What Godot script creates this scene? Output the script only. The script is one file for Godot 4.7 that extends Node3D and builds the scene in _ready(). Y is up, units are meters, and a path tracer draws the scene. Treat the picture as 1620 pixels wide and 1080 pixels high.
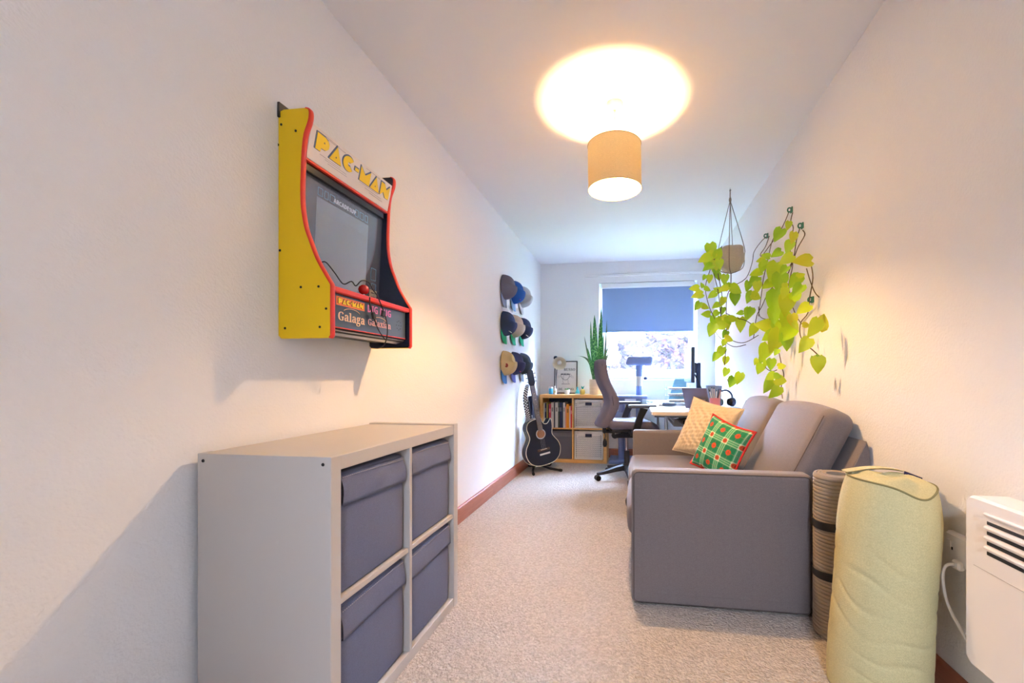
extends Node3D
# A narrow box room used as a study: y up, metres, the far wall towards -z.
# Calibration of the photograph (1620x1080): focal length and principal point in pixels, yaw, eye height.
const F := 667.8
const CX := 906.3
const CY := 597.8
const YAW := 0.1454
const EYE := 0.9673
# room shell
const XL := -1.167
const XR := 0.932
const ZB := 5.17
const ZN := -1.0
const HC := 2.387
const HALL_FILL := 6.6  # strength of the added fill lamp on the landing

var rng := RandomNumberGenerator.new()
var names := {}
var M := {}
var tex_cache := {}

# ---------------------------------------------------------------- pixels to points
func ray(px: float, py: float) -> Vector3:
	var a := (px - CX) / F
	var b := -(py - CY) / F
	return Vector3(a * cos(YAW) - sin(YAW), b, -(a * sin(YAW) + cos(YAW)))
func at_depth(px: float, py: float, d: float) -> Vector3:
	var r := ray(px, py)
	return Vector3(0, EYE, 0) + r * (-d / r.z)
func at_x(px: float, py: float, x: float) -> Vector3:
	var r := ray(px, py)
	return Vector3(0, EYE, 0) + r * (x / r.x)
func P(x: float, y: float, d: float) -> Vector3:
	return Vector3(x, y, -d)

# ---------------------------------------------------------------- mesh helpers
func new_st() -> SurfaceTool:
	var st := SurfaceTool.new()
	st.begin(Mesh.PRIMITIVE_TRIANGLES)
	st.set_smooth_group(-1)
	return st
func fin(st: SurfaceTool) -> ArrayMesh:
	st.generate_normals()
	return st.commit()
func tri(st: SurfaceTool, a: Vector3, b: Vector3, c: Vector3, out: Vector3) -> void:
	if (b - a).cross(c - a).dot(out) < 0.0:
		st.add_vertex(a); st.add_vertex(b); st.add_vertex(c)
	else:
		st.add_vertex(a); st.add_vertex(c); st.add_vertex(b)
func quad(st: SurfaceTool, a: Vector3, b: Vector3, c: Vector3, d: Vector3, out: Vector3) -> void:
	tri(st, a, b, c, out)
	tri(st, a, c, d, out)
func uvtri(st: SurfaceTool, p: Array, uv: Array, out: Vector3) -> void:
	var o := [0, 1, 2]
	if (p[1] - p[0]).cross(p[2] - p[0]).dot(out) >= 0.0:
		o = [0, 2, 1]
	for k in o:
		st.set_uv(uv[k])
		st.add_vertex(p[k])

func a_box(st: SurfaceTool, xf: Transform3D, s: Vector3, b := 0.0) -> void:
	var h := s * 0.5
	b = minf(b, minf(h.x, minf(h.y, h.z)) * 0.95)
	st.set_smooth_group(-1)
	var cv := func(sg: Vector3, ax: int) -> Vector3:
		var p := Vector3.ZERO
		for i in 3:
			p[i] = sg[i] * (h[i] if i == ax else h[i] - b)
		return xf * p
	for ax in 3:
		var j := (ax + 1) % 3
		var k := (ax + 2) % 3
		for s1 in [-1.0, 1.0]:
			var q := []
			for c in [[-1.0, -1.0], [1.0, -1.0], [1.0, 1.0], [-1.0, 1.0]]:
				var sg := Vector3.ZERO
				sg[ax] = s1; sg[j] = c[0]; sg[k] = c[1]
				q.append(cv.call(sg, ax))
			var o := Vector3.ZERO
			o[ax] = s1
			quad(st, q[0], q[1], q[2], q[3], xf.basis * o)
	if b <= 0.0:
		return
	for k in 3:
		var i := (k + 1) % 3
		var j := (k + 2) % 3
		for si in [-1.0, 1.0]:
			for sj in [-1.0, 1.0]:
				var s0 := Vector3.ZERO
				s0[i] = si; s0[j] = sj; s0[k] = -1.0
				var s1 := s0
				s1[k] = 1.0
				var o := Vector3.ZERO
				o[i] = si; o[j] = sj
				quad(st, cv.call(s0, i), cv.call(s1, i), cv.call(s1, j), cv.call(s0, j), xf.basis * o)
	for sx in [-1.0, 1.0]:
		for sy in [-1.0, 1.0]:
			for sz in [-1.0, 1.0]:
				var sg := Vector3(sx, sy, sz)
				tri(st, cv.call(sg, 0), cv.call(sg, 1), cv.call(sg, 2), xf.basis * sg)

# a rounded, optionally deformed box: m flat cells a side, k cells round each edge
func a_soft(st: SurfaceTool, xf: Transform3D, s: Vector3, r: float, m := 6, k := 3, fn = null) -> void:
	var h := s * 0.5
	r = minf(r, minf(h.x, minf(h.y, h.z)) * 0.98)
	st.set_smooth_group(0)
	var ts := []
	for i in 3:
		var t := []
		for q in range(k, 0, -1):
			t.append(-(h[i] - r) - r * tan(PI / 4.0 * q / k))
		for q in m + 1:
			t.append(lerpf(-(h[i] - r), h[i] - r, float(q) / m))
		for q in range(1, k + 1):
			t.append((h[i] - r) + r * tan(PI / 4.0 * q / k))
		ts.append(t)
	var pt := func(p: Vector3) -> Vector3:
		var c := Vector3(clampf(p.x, -(h.x - r), h.x - r), clampf(p.y, -(h.y - r), h.y - r), clampf(p.z, -(h.z - r), h.z - r))
		var d: Vector3 = p - c
		var o: Vector3 = c + d.normalized() * r if d.length() > 1e-7 else p
		if fn != null:
			o = fn.call(o)
		return xf * o
	var n := m + 2 * k
	for ax in 3:
		var j := (ax + 1) % 3
		var l := (ax + 2) % 3
		for s1 in [-1.0, 1.0]:
			var g := []
			for u in n + 1:
				var row := PackedVector3Array()
				for v in n + 1:
					var p := Vector3.ZERO
					p[ax] = s1 * h[ax]; p[j] = ts[j][u]; p[l] = ts[l][v]
					row.append(pt.call(p))
				g.append(row)
			for u in n:
				for v in n:
					var a: Vector3 = g[u][v]
					var b: Vector3 = g[u + 1][v]
					var c: Vector3 = g[u + 1][v + 1]
					var d: Vector3 = g[u][v + 1]
					# cyclic axes: u x v points along +ax
					if s1 > 0:
						st.add_vertex(a); st.add_vertex(c); st.add_vertex(b)
						st.add_vertex(a); st.add_vertex(d); st.add_vertex(c)
					else:
						st.add_vertex(a); st.add_vertex(b); st.add_vertex(c)
						st.add_vertex(a); st.add_vertex(c); st.add_vertex(d)
	st.set_smooth_group(-1)

func a_tube(st: SurfaceTool, pts: Array, rad, n := 8, closed := false) -> void:
	var cnt := pts.size()
	var rings := []
	var up := Vector3.UP
	for i in cnt:
		var t: Vector3
		if closed:
			t = (pts[(i + 1) % cnt] - pts[(i - 1 + cnt) % cnt]).normalized()
		else:
			t = (pts[mini(i + 1, cnt - 1)] - pts[maxi(i - 1, 0)]).normalized()
		if i == 0:
			up = Vector3.UP if absf(t.y) < 0.9 else Vector3.RIGHT
		var sd := t.cross(up).normalized()
		if sd.length() < 0.1:
			sd = t.cross(Vector3.FORWARD).normalized()
		up = sd.cross(t).normalized()
		var r: float = rad[i] if rad is Array else rad
		var ring := PackedVector3Array()
		for k in n:
			var a := TAU * k / n
			ring.append(pts[i] + (sd * cos(a) + up * sin(a)) * r)
		rings.append(ring)
	st.set_smooth_group(0)
	for i in (cnt if closed else cnt - 1):
		var i2 := (i + 1) % cnt
		for k in n:
			var k2 := (k + 1) % n
			quad(st, rings[i][k], rings[i][k2], rings[i2][k2], rings[i2][k], (rings[i][k] + rings[i2][k2]) * 0.5 - (pts[i] + pts[i2]) * 0.5)
	if not closed:
		st.set_smooth_group(1)
		for e in [0, cnt - 1]:
			var o: Vector3 = pts[0] - pts[1] if e == 0 else pts[cnt - 1] - pts[cnt - 2]
			for k in n:
				tri(st, pts[e], rings[e][k], rings[e][(k + 1) % n], o)
	st.set_smooth_group(-1)

# profile of Vector2(radius, height), the outside on the right when walking along it
func a_lathe(st: SurfaceTool, xf: Transform3D, prof: Array, n := 24) -> void:
	var g := 10
	for i in prof.size() - 1:
		var a: Vector2 = prof[i]
		var b: Vector2 = prof[i + 1]
		if i > 0:
			var d0: Vector2 = (prof[i] - prof[i - 1]).normalized()
			if d0.dot((b - a).normalized()) < 0.8:
				g += 1
		st.set_smooth_group(g)
		var nr := Vector2(b.y - a.y, a.x - b.x)
		for k in n:
			var t0 := TAU * k / n
			var t1 := TAU * (k + 1) / n
			if k == n - 1:
				t1 = 0.0
			var tm := TAU * (k + 0.5) / n
			var c0 := Vector3(cos(t0), 0, sin(t0))
			var c1 := Vector3(cos(t1), 0, sin(t1))
			var o: Vector3 = xf.basis * (Vector3(cos(tm), 0, sin(tm)) * nr.x + Vector3.UP * nr.y)
			var p0: Vector3 = xf * (c0 * a.x + Vector3.UP * a.y)
			var p1: Vector3 = xf * (c1 * a.x + Vector3.UP * a.y)
			var p2: Vector3 = xf * (c1 * b.x + Vector3.UP * b.y)
			var p3: Vector3 = xf * (c0 * b.x + Vector3.UP * b.y)
			if a.x < 1e-6:
				tri(st, p0, p2, p3, o)
			elif b.x < 1e-6:
				tri(st, p0, p1, p2, o)
			else:
				quad(st, p0, p1, p2, p3, o)
	st.set_smooth_group(-1)

# a polygon in the xy plane, extruded along z about the origin
func a_extrude(st: SurfaceTool, xf: Transform3D, poly: PackedVector2Array, depth: float, bev := 0.0, smooth := 0.75) -> void:
	if Geometry2D.is_polygon_clockwise(poly):
		poly = poly.duplicate()
		poly.reverse()
	var n := poly.size()
	var inn := PackedVector2Array()
	for i in n:
		var e0 := (poly[i] - poly[(i - 1 + n) % n]).normalized()
		var e1 := (poly[(i + 1) % n] - poly[i]).normalized()
		var nn := Vector2(-e0.y - e1.y, e0.x + e1.x).normalized()
		inn.append(poly[i] + nn * bev)
	var hz := depth * 0.5
	var ids := Geometry2D.triangulate_polygon(inn)
	st.set_smooth_group(-1)
	for s in [-1.0, 1.0]:
		for t in range(0, ids.size(), 3):
			var q := []
			for k in 3:
				var v := inn[ids[t + k]]
				q.append(xf * Vector3(v.x, v.y, s * hz))
			tri(st, q[0], q[1], q[2], xf.basis * Vector3(0, 0, s))
	var g := 20
	for i in n:
		var j := (i + 1) % n
		var e := (poly[j] - poly[i]).normalized()
		var e0 := (poly[i] - poly[(i - 1 + n) % n]).normalized()
		if e.dot(e0) < smooth:
			g += 1
		st.set_smooth_group(g)
		var o: Vector3 = xf.basis * Vector3(e.y, -e.x, 0)
		var z0 := hz - bev
		quad(st, xf * Vector3(poly[i].x, poly[i].y, -z0), xf * Vector3(poly[j].x, poly[j].y, -z0), xf * Vector3(poly[j].x, poly[j].y, z0), xf * Vector3(poly[i].x, poly[i].y, z0), o)
		if bev > 0.0:
			for s in [-1.0, 1.0]:
				st.set_smooth_group(-1)
				quad(st, xf * Vector3(poly[i].x, poly[i].y, s * z0), xf * Vector3(poly[j].x, poly[j].y, s * z0), xf * Vector3(inn[j].x, inn[j].y, s * hz), xf * Vector3(inn[i].x, inn[i].y, s * hz), o + xf.basis * Vector3(0, 0, s))
	st.set_smooth_group(-1)

func spline2(pts: Array, sub := 5, closed := true) -> PackedVector2Array:
	var out := PackedVector2Array()
	var n := pts.size()
	for i in (n if closed else n - 1):
		var a: Vector2 = pts[(i - 1 + n) % n] if closed or i > 0 else pts[0]
		var b: Vector2 = pts[i]
		var c: Vector2 = pts[(i + 1) % n]
		var d: Vector2 = pts[(i + 2) % n] if closed or i + 2 < n else pts[n - 1]
		for k in sub:
			out.append(b.cubic_interpolate(c, a, d, float(k) / sub))
	if not closed:
		out.append(pts[n - 1])
	return out
func spline3(pts: Array, sub := 5) -> Array:
	var out := []
	var n := pts.size()
	for i in n - 1:
		var a: Vector3 = pts[maxi(i - 1, 0)]
		var b: Vector3 = pts[i]
		var c: Vector3 = pts[i + 1]
		var d: Vector3 = pts[mini(i + 2, n - 1)]
		for k in sub:
			out.append(b.cubic_interpolate(c, a, d, float(k) / sub))
	out.append(pts[n - 1])
	return out
func round_rect(w: float, h: float, r: float, k := 4) -> PackedVector2Array:
	var o := PackedVector2Array()
	for c in [[1, 1, 0.0], [-1, 1, 90.0], [-1, -1, 180.0], [1, -1, 270.0]]:
		for i in k + 1:
			var a := deg_to_rad(c[2] + 90.0 * i / k)
			o.append(Vector2(c[0] * (w / 2 - r) + r * cos(a), c[1] * (h / 2 - r) + r * sin(a)))
	return o
func ident(p := Vector3.ZERO) -> Transform3D:
	return Transform3D(Basis(), p)
func aim(a: Vector3, b: Vector3) -> Transform3D:      # y axis from a to b
	var y := (b - a).normalized()
	var x := y.cross(Vector3.FORWARD if absf(y.z) < 0.9 else Vector3.RIGHT).normalized()
	return Transform3D(Basis(x, y, x.cross(y)), a)

# ---------------------------------------------------------------- node helpers
func numbered(called: String) -> String:
	if not names.has(called):
		names[called] = 0
		return called
	names[called] += 1
	return "%s_%03d" % [called, names[called]]
func put(mesh: Mesh, called: String, m: Material, parent: Node3D, xf := Transform3D()) -> MeshInstance3D:
	var o := MeshInstance3D.new()
	o.name = called if parent != self else numbered(called)
	o.mesh = mesh
	o.material_override = m
	o.transform = xf
	parent.add_child(o, true)
	return o
func thing(called: String, label: String, category: String, pos := Vector3.ZERO, turn := 0.0, group := "") -> Node3D:
	var o := Node3D.new()
	o.name = numbered(called)
	add_child(o, true)
	o.position = pos
	o.rotation.y = turn
	tag(o, label, category, group)
	return o
func tag(o: Node3D, label: String, category: String, group := "") -> void:
	o.set_meta("label", label)
	o.set_meta("category", category)
	if group:
		o.set_meta("group", group)
func structure(mesh: Mesh, called: String, m: Material, label: String, category: String, xf := Transform3D()) -> MeshInstance3D:
	var o := put(mesh, called, m, self, xf)
	o.set_meta("kind", "structure")
	tag(o, label, category)
	return o
func box(parent: Node3D, called: String, m: Material, c: Vector3, s: Vector3, bev := 0.002) -> MeshInstance3D:
	var st := new_st()
	a_box(st, ident(), s, bev)
	return put(fin(st), called, m, parent, ident(c))
func tube(parent: Node3D, called: String, m: Material, pts: Array, r, n := 8) -> MeshInstance3D:
	var st := new_st()
	a_tube(st, pts, r, n)
	return put(fin(st), called, m, parent)
func lathe(parent: Node3D, called: String, m: Material, prof: Array, n := 24, xf := Transform3D()) -> MeshInstance3D:
	var st := new_st()
	a_lathe(st, ident(), prof, n)
	return put(fin(st), called, m, parent, xf)
func soft(parent: Node3D, called: String, m: Material, c: Vector3, s: Vector3, r: float, sub := 6, k := 3, fn = null) -> MeshInstance3D:
	var st := new_st()
	a_soft(st, ident(), s, r, sub, k, fn)
	return put(fin(st), called, m, parent, ident(c))
func extrude(parent: Node3D, called: String, m: Material, poly: PackedVector2Array, depth: float, bev := 0.0, xf := Transform3D()) -> MeshInstance3D:
	var st := new_st()
	a_extrude(st, ident(), poly, depth, bev)
	return put(fin(st), called, m, parent, xf)
func text(parent: Node3D, called: String, s: String, height: float, m: Material, xf: Transform3D, serif := false, width_stretch := 1.0) -> MeshInstance3D:
	var t := TextMesh.new()
	var f := SystemFont.new()
	f.font_names = PackedStringArray(["Droid Serif" if serif else "Droid Sans"])
	f.font_weight = 700
	t.font = f
	t.text = s
	t.font_size = 64
	t.pixel_size = height / 46.0
	t.depth = 0.0012
	t.curve_step = 1.0
	return put(t, called, m, parent, xf.scaled_local(Vector3(width_stretch, 1, 1)))

# ---------------------------------------------------------------- materials
func noise_tex(key: String, cells: int, size := 256, lo := 0.0, hi := 1.0, octaves := 3) -> ImageTexture:
	# value noise that wraps without a seam
	var r := RandomNumberGenerator.new()
	r.seed = key.hash()
	var acc := PackedFloat32Array()
	acc.resize(size * size)
	var amp := 1.0
	var tot := 0.0
	for o in octaves:
		var c := mini(cells << o, size)
		var tb := PackedFloat32Array()
		for i in c * c:
			tb.append(r.randf())
		var k := float(c) / size
		for y in size:
			var fy := y * k
			var y0 := int(fy)
			var ty := smoothstep(0.0, 1.0, fy - y0)
			var ra := y0 * c
			var rb := ((y0 + 1) % c) * c
			for x in size:
				var fx := x * k
				var x0 := int(fx)
				var tx := smoothstep(0.0, 1.0, fx - x0)
				var x1 := (x0 + 1) % c
				acc[y * size + x] += amp * lerpf(lerpf(tb[ra + x0], tb[ra + x1], tx), lerpf(tb[rb + x0], tb[rb + x1], tx), ty)
		tot += amp
		amp *= 0.6
	var im := Image.create(size, size, false, Image.FORMAT_RGB8)
	for y in size:
		for x in size:
			var v := lerpf(lo, hi, clampf((acc[y * size + x] / tot - 0.5) * 1.5 + 0.5, 0.0, 1.0))
			im.set_pixel(x, y, Color(v, v, v))
	var t := ImageTexture.create_from_image(im)
	tex_cache[key] = t
	return t
func mat(c: Color, rough := 0.6, metal := 0.0) -> StandardMaterial3D:
	var m := StandardMaterial3D.new()
	m.albedo_color = c
	m.roughness = rough
	m.metallic = metal
	return m
func rgb(r: float, g: float, b: float) -> Color:
	return Color(r / 255.0, g / 255.0, b / 255.0)
func grainy(m: StandardMaterial3D, albedo_key: String, bump_key: String, scale: float, relief: float, world := false) -> StandardMaterial3D:
	m.uv1_triplanar = true
	m.uv1_world_triplanar = world
	m.uv1_scale = Vector3.ONE * scale
	if albedo_key:
		m.albedo_texture = tex_cache[albedo_key]
	if bump_key:
		m.heightmap_enabled = true
		m.heightmap_texture = tex_cache[bump_key]
		m.heightmap_scale = relief
	return m
func weave_tex() -> ImageTexture:
	var n := 128
	var im := Image.create(n, n, false, Image.FORMAT_RGB8)
	var r := RandomNumberGenerator.new()
	r.seed = 3
	for y in n:
		for x in n:
			var a := sin(x * TAU / 8.0)
			var b := sin(y * TAU / 8.0)
			var v := 0.5 + 0.22 * a * b + 0.12 * (r.randf() - 0.5)
			im.set_pixel(x, y, Color(v, v, v))
	return ImageTexture.create_from_image(im)
func wood_tex(c0: Color, c1: Color) -> ImageTexture:
	var n := 256
	var f := FastNoiseLite.new()
	f.seed = 11
	f.frequency = 0.02
	var im := Image.create(n, n, false, Image.FORMAT_RGB8)
	for y in n:
		for x in n:
			var v := 0.5 + 0.5 * f.get_noise_2d(x * 0.35, y * 6.0) + 0.15 * f.get_noise_2d(x * 2.0, y * 30.0)
			im.set_pixel(x, y, c0.lerp(c1, clampf(v, 0, 1)))
	return ImageTexture.create_from_image(im)

func make_materials() -> void:
	noise_tex("fine", 40, 256)
	noise_tex("pile", 90, 512, 0.0, 1.0, 3)
	noise_tex("pile_tone", 80, 512, 0.83, 1.0, 3)
	noise_tex("fuzz", 64, 256, 0.86, 1.0, 3)
	tex_cache["weave"] = weave_tex()
	M.wall = grainy(mat(rgb(238, 236, 234), 0.85), "", "fine", 4.0, 0.08, true)
	M.ceiling = mat(rgb(240, 239, 238), 0.9)
	M.carpet = grainy(mat(rgb(207, 194, 181), 1.0), "pile_tone", "pile", 1.6, 0.7, true)
	M.baseboard = mat(Color.WHITE, 0.45)
	M.baseboard.albedo_texture = wood_tex(rgb(152, 92, 72), rgb(180, 116, 92))
	M.baseboard.uv1_triplanar = true
	M.baseboard.uv1_world_triplanar = true
	M.baseboard.uv1_scale = Vector3(1.5, 1.5, 1.5)
	M.white_gloss = mat(rgb(240, 240, 238), 0.3)
	M.white_plastic = mat(rgb(244, 240, 236), 0.4)
	M.cabinet = mat(rgb(190, 182, 174), 0.45)
	M.bin = grainy(mat(rgb(108, 112, 136), 0.95), "fuzz", "weave", 14.0, 0.04)
	M.screw = mat(rgb(45, 45, 48), 0.4, 0.8)
	M.oak = mat(Color.WHITE, 0.5)
	M.oak.albedo_texture = wood_tex(rgb(220, 158, 82), rgb(238, 184, 108))
	M.oak.uv1_triplanar = true
	M.oak.uv1_scale = Vector3(1.2, 1.2, 1.2)
	M.sofa = grainy(mat(rgb(124, 113, 110), 0.85), "fuzz", "weave", 9.0, 0.03)
	M.sofa.rim_enabled = true
	M.sofa.rim = 0.5
	M.sofa.rim_tint = 0.4
	M.sofa_piping = mat(rgb(84, 74, 70), 0.9)
	M.yellow = mat(rgb(246, 202, 4), 0.45)
	M.red_trim = mat(rgb(226, 52, 30), 0.4)
	M.navy = mat(rgb(16, 20, 44), 0.25)
	M.black = mat(rgb(20, 20, 24), 0.45)
	M.black_gloss = mat(rgb(12, 12, 16), 0.12)
	M.dark_plastic = mat(rgb(38, 40, 48), 0.5)
	M.chrome = mat(rgb(200, 200, 205), 0.2, 1.0)
	M.steel = mat(rgb(165, 165, 168), 0.35, 0.9)
	M.rubber = mat(rgb(28, 28, 30), 0.8)
	M.leaf = []
	for c in [rgb(166, 204, 22), rgb(180, 212, 34), rgb(148, 192, 26), rgb(196, 212, 38)]:
		var m := mat(c, 0.4)
		m.backlight_enabled = true
		m.backlight = Color(0.28, 0.34, 0.03)
		M.leaf.append(m)
	M.leaf_yellow = mat(rgb(206, 204, 40), 0.45)
	M.leaf_yellow.backlight_enabled = true
	M.leaf_yellow.backlight = Color(0.32, 0.32, 0.02)
	M.vine = mat(rgb(92, 74, 44), 0.7)
	M.cat_plush = grainy(mat(rgb(146, 162, 204), 1.0), "fuzz", "pile", 10.0, 0.3)
	M.sisal = grainy(mat(rgb(226, 214, 190), 0.95), "fuzz", "weave", 14.0, 0.1)
	M.chair_fabric = grainy(mat(rgb(112, 106, 122), 0.9), "fuzz", "weave", 14.0, 0.03)
	M.pot_wood = mat(Color.WHITE, 0.55)
	M.pot_wood.albedo_texture = wood_tex(rgb(206, 184, 156), rgb(226, 206, 182))
	M.pot_wood.uv1_triplanar = true

# ---------------------------------------------------------------- build
func _ready() -> void:
	rng.seed = 20
	# camera
	var cam := Camera3D.new()
	cam.name = "camera"
	cam.near = 0.05
	cam.far = 200.0
	cam.set_frustum(0.05 * 1080.0 / F, Vector2((810.0 - CX) / F, -(540.0 - CY) / F) * 0.05, 0.05, 200.0)
	cam.position = Vector3(0, EYE, 0)
	cam.rotation.y = YAW
	add_child(cam)
	cam.current = true
	# sky, exposure
	var env := Environment.new()
	env.background_mode = Environment.BG_SKY
	var sk := ProceduralSkyMaterial.new()
	sk.sky_top_color = rgb(188, 214, 255)
	sk.sky_horizon_color = rgb(114, 128, 154)
	sk.ground_horizon_color = rgb(150, 158, 164)
	sk.ground_bottom_color = rgb(128, 134, 132)
	sk.sky_energy_multiplier = 8.3
	sk.ground_energy_multiplier = 4.0
	var sky := Sky.new()
	sky.sky_material = sk
	env.sky = sky
	env.tonemap_mode = Environment.TONE_MAPPER_LINEAR
	env.tonemap_exposure = 2.5
	env.sdfgi_enabled = true
	env.ssao_enabled = true
	env.ssil_enabled = true
	var we := WorldEnvironment.new()
	we.name = "environment"
	we.environment = env
	add_child(we)
	make_materials()
	build_room()
	build_window()
	build_outside()
	build_pendant()
	build_cabinet()
	build_arcade()
	build_sofa()
	build_cushions()
	build_mat_and_bolster()
	build_heater()
	build_bookcase()
	build_bookcase_top()
	build_guitar()
	build_caps()
	build_chair()
	build_cat_tree()
	build_desk()
	build_desk_items()
	build_pothos()

# ---------------------------------------------------------------- room shell
func build_room() -> void:
	var t := 0.12
	var cz := -(ZB + ZN) / 2.0
	var lz := ZB - ZN
	var slab := func(called: String, m: Material, c: Vector3, s: Vector3, label: String, cat: String) -> void:
		var st := new_st()
		a_box(st, ident(), s)
		structure(fin(st), called, m, label, cat, ident(c))
	slab.call("floor", M.carpet, Vector3((XL + XR) / 2, -t / 2, cz), Vector3(XR - XL + 2 * t, t, lz + 2 * t), "beige short pile fitted carpet covering the whole floor", "carpet")
	slab.call("ceiling", M.ceiling, Vector3((XL + XR) / 2, HC + t / 2, cz), Vector3(XR - XL + 2 * t, t, lz + 2 * t), "flat white painted ceiling above the whole room", "ceiling")
	slab.call("wall_left", M.wall, Vector3(XL - t / 2, HC / 2, cz), Vector3(t, HC, lz + 2 * t), "long white wall carrying the arcade cabinet and the caps", "wall")
	slab.call("wall_right", M.wall, Vector3(XR + t / 2, HC / 2, cz), Vector3(t, HC, lz + 2 * t), "long white wall behind the sofa and the heater", "wall")
	# end wall behind the photographer, with its open doorway
	var df := new_st()
	var ox0 := -0.2
	var ox1 := 0.62
	var zf := -ZN + t / 2
	a_box(df, ident(Vector3((XL + ox0) / 2, HC / 2, zf)), Vector3(ox0 - XL, HC, t))
	a_box(df, ident(Vector3((XR + ox1) / 2, HC / 2, zf)), Vector3(XR - ox1, HC, t))
	a_box(df, ident(Vector3((ox0 + ox1) / 2, (HC + 2.04) / 2, zf)), Vector3(ox1 - ox0, HC - 2.04, t))
	structure(fin(df), "wall_front", M.wall, "white end wall with the open doorway opposite the window", "wall")
	build_hall(ox0, ox1)
	# back wall with the window opening
	var st := new_st()
	var wx0 := -0.43
	var wx1 := 0.735
	var wy0 := 0.945
	var wy1 := 2.13
	var zc := -(ZB + 0.11)
	var bt := 0.22
	a_box(st, ident(Vector3((XL + wx0) / 2, HC / 2, zc)), Vector3(wx0 - XL, HC, bt))
	a_box(st, ident(Vector3((XR + wx1) / 2, HC / 2, zc)), Vector3(XR - wx1, HC, bt))
	a_box(st, ident(Vector3((wx0 + wx1) / 2, wy0 / 2, zc)), Vector3(wx1 - wx0, wy0, bt))
	a_box(st, ident(Vector3((wx0 + wx1) / 2, (HC + wy1) / 2, zc)), Vector3(wx1 - wx0, HC - wy1, bt))
	structure(fin(st), "wall_back", M.wall, "short white end wall with the window", "wall")
	# baseboards: a board with a rounded top edge
	var board := func(called: String, a: Vector3, b: Vector3, inward: Vector3, label: String) -> void:
		var s2 := new_st()
		var ln := (b - a).length()
		var pr := PackedVector2Array([Vector2(0, 0), Vector2(0.016, 0), Vector2(0.016, 0.094), Vector2(0.013, 0.103), Vector2(0.006, 0.108), Vector2(0, 0.108)])
		a_extrude(s2, Transform3D(Basis(inward, Vector3.UP, inward.cross(Vector3.UP)), (a + b) / 2), pr, ln)
		structure(fin(s2), called, M.baseboard, label, "baseboard")
	board.call("baseboard_left", P(XL, 0, ZN), P(XL, 0, ZB), Vector3.RIGHT, "red brown stained wooden baseboard along the arcade wall")
	board.call("baseboard_right", P(XR, 0, ZN), P(XR, 0, ZB), Vector3.LEFT, "red brown stained wooden baseboard along the heater wall")
	board.call("baseboard_back", P(XL + 0.016, 0, ZB), P(XR - 0.016, 0, ZB), Vector3.BACK, "red brown stained wooden baseboard under the window")
	# painted batten over the window
	var tb := new_st()
	a_box(tb, ident(), Vector3(1.5, 0.034, 0.012), 0.004)
	var tr := structure(fin(tb), "trim_1", M.wall, "thin white painted batten on the wall above the blind", "batten", ident(P(0.145, 2.222, ZB - 0.006)))
	for x in [-0.735, 0.0, 0.735]:
		lathe(tr, "screw_cap", M.white_plastic, [Vector2(0.006, 0), Vector2(0.005, 0.003), Vector2(0, 0.004)], 10, Transform3D(Basis(Vector3.RIGHT, PI / 2), Vector3(x, 0, 0.006)))

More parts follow.
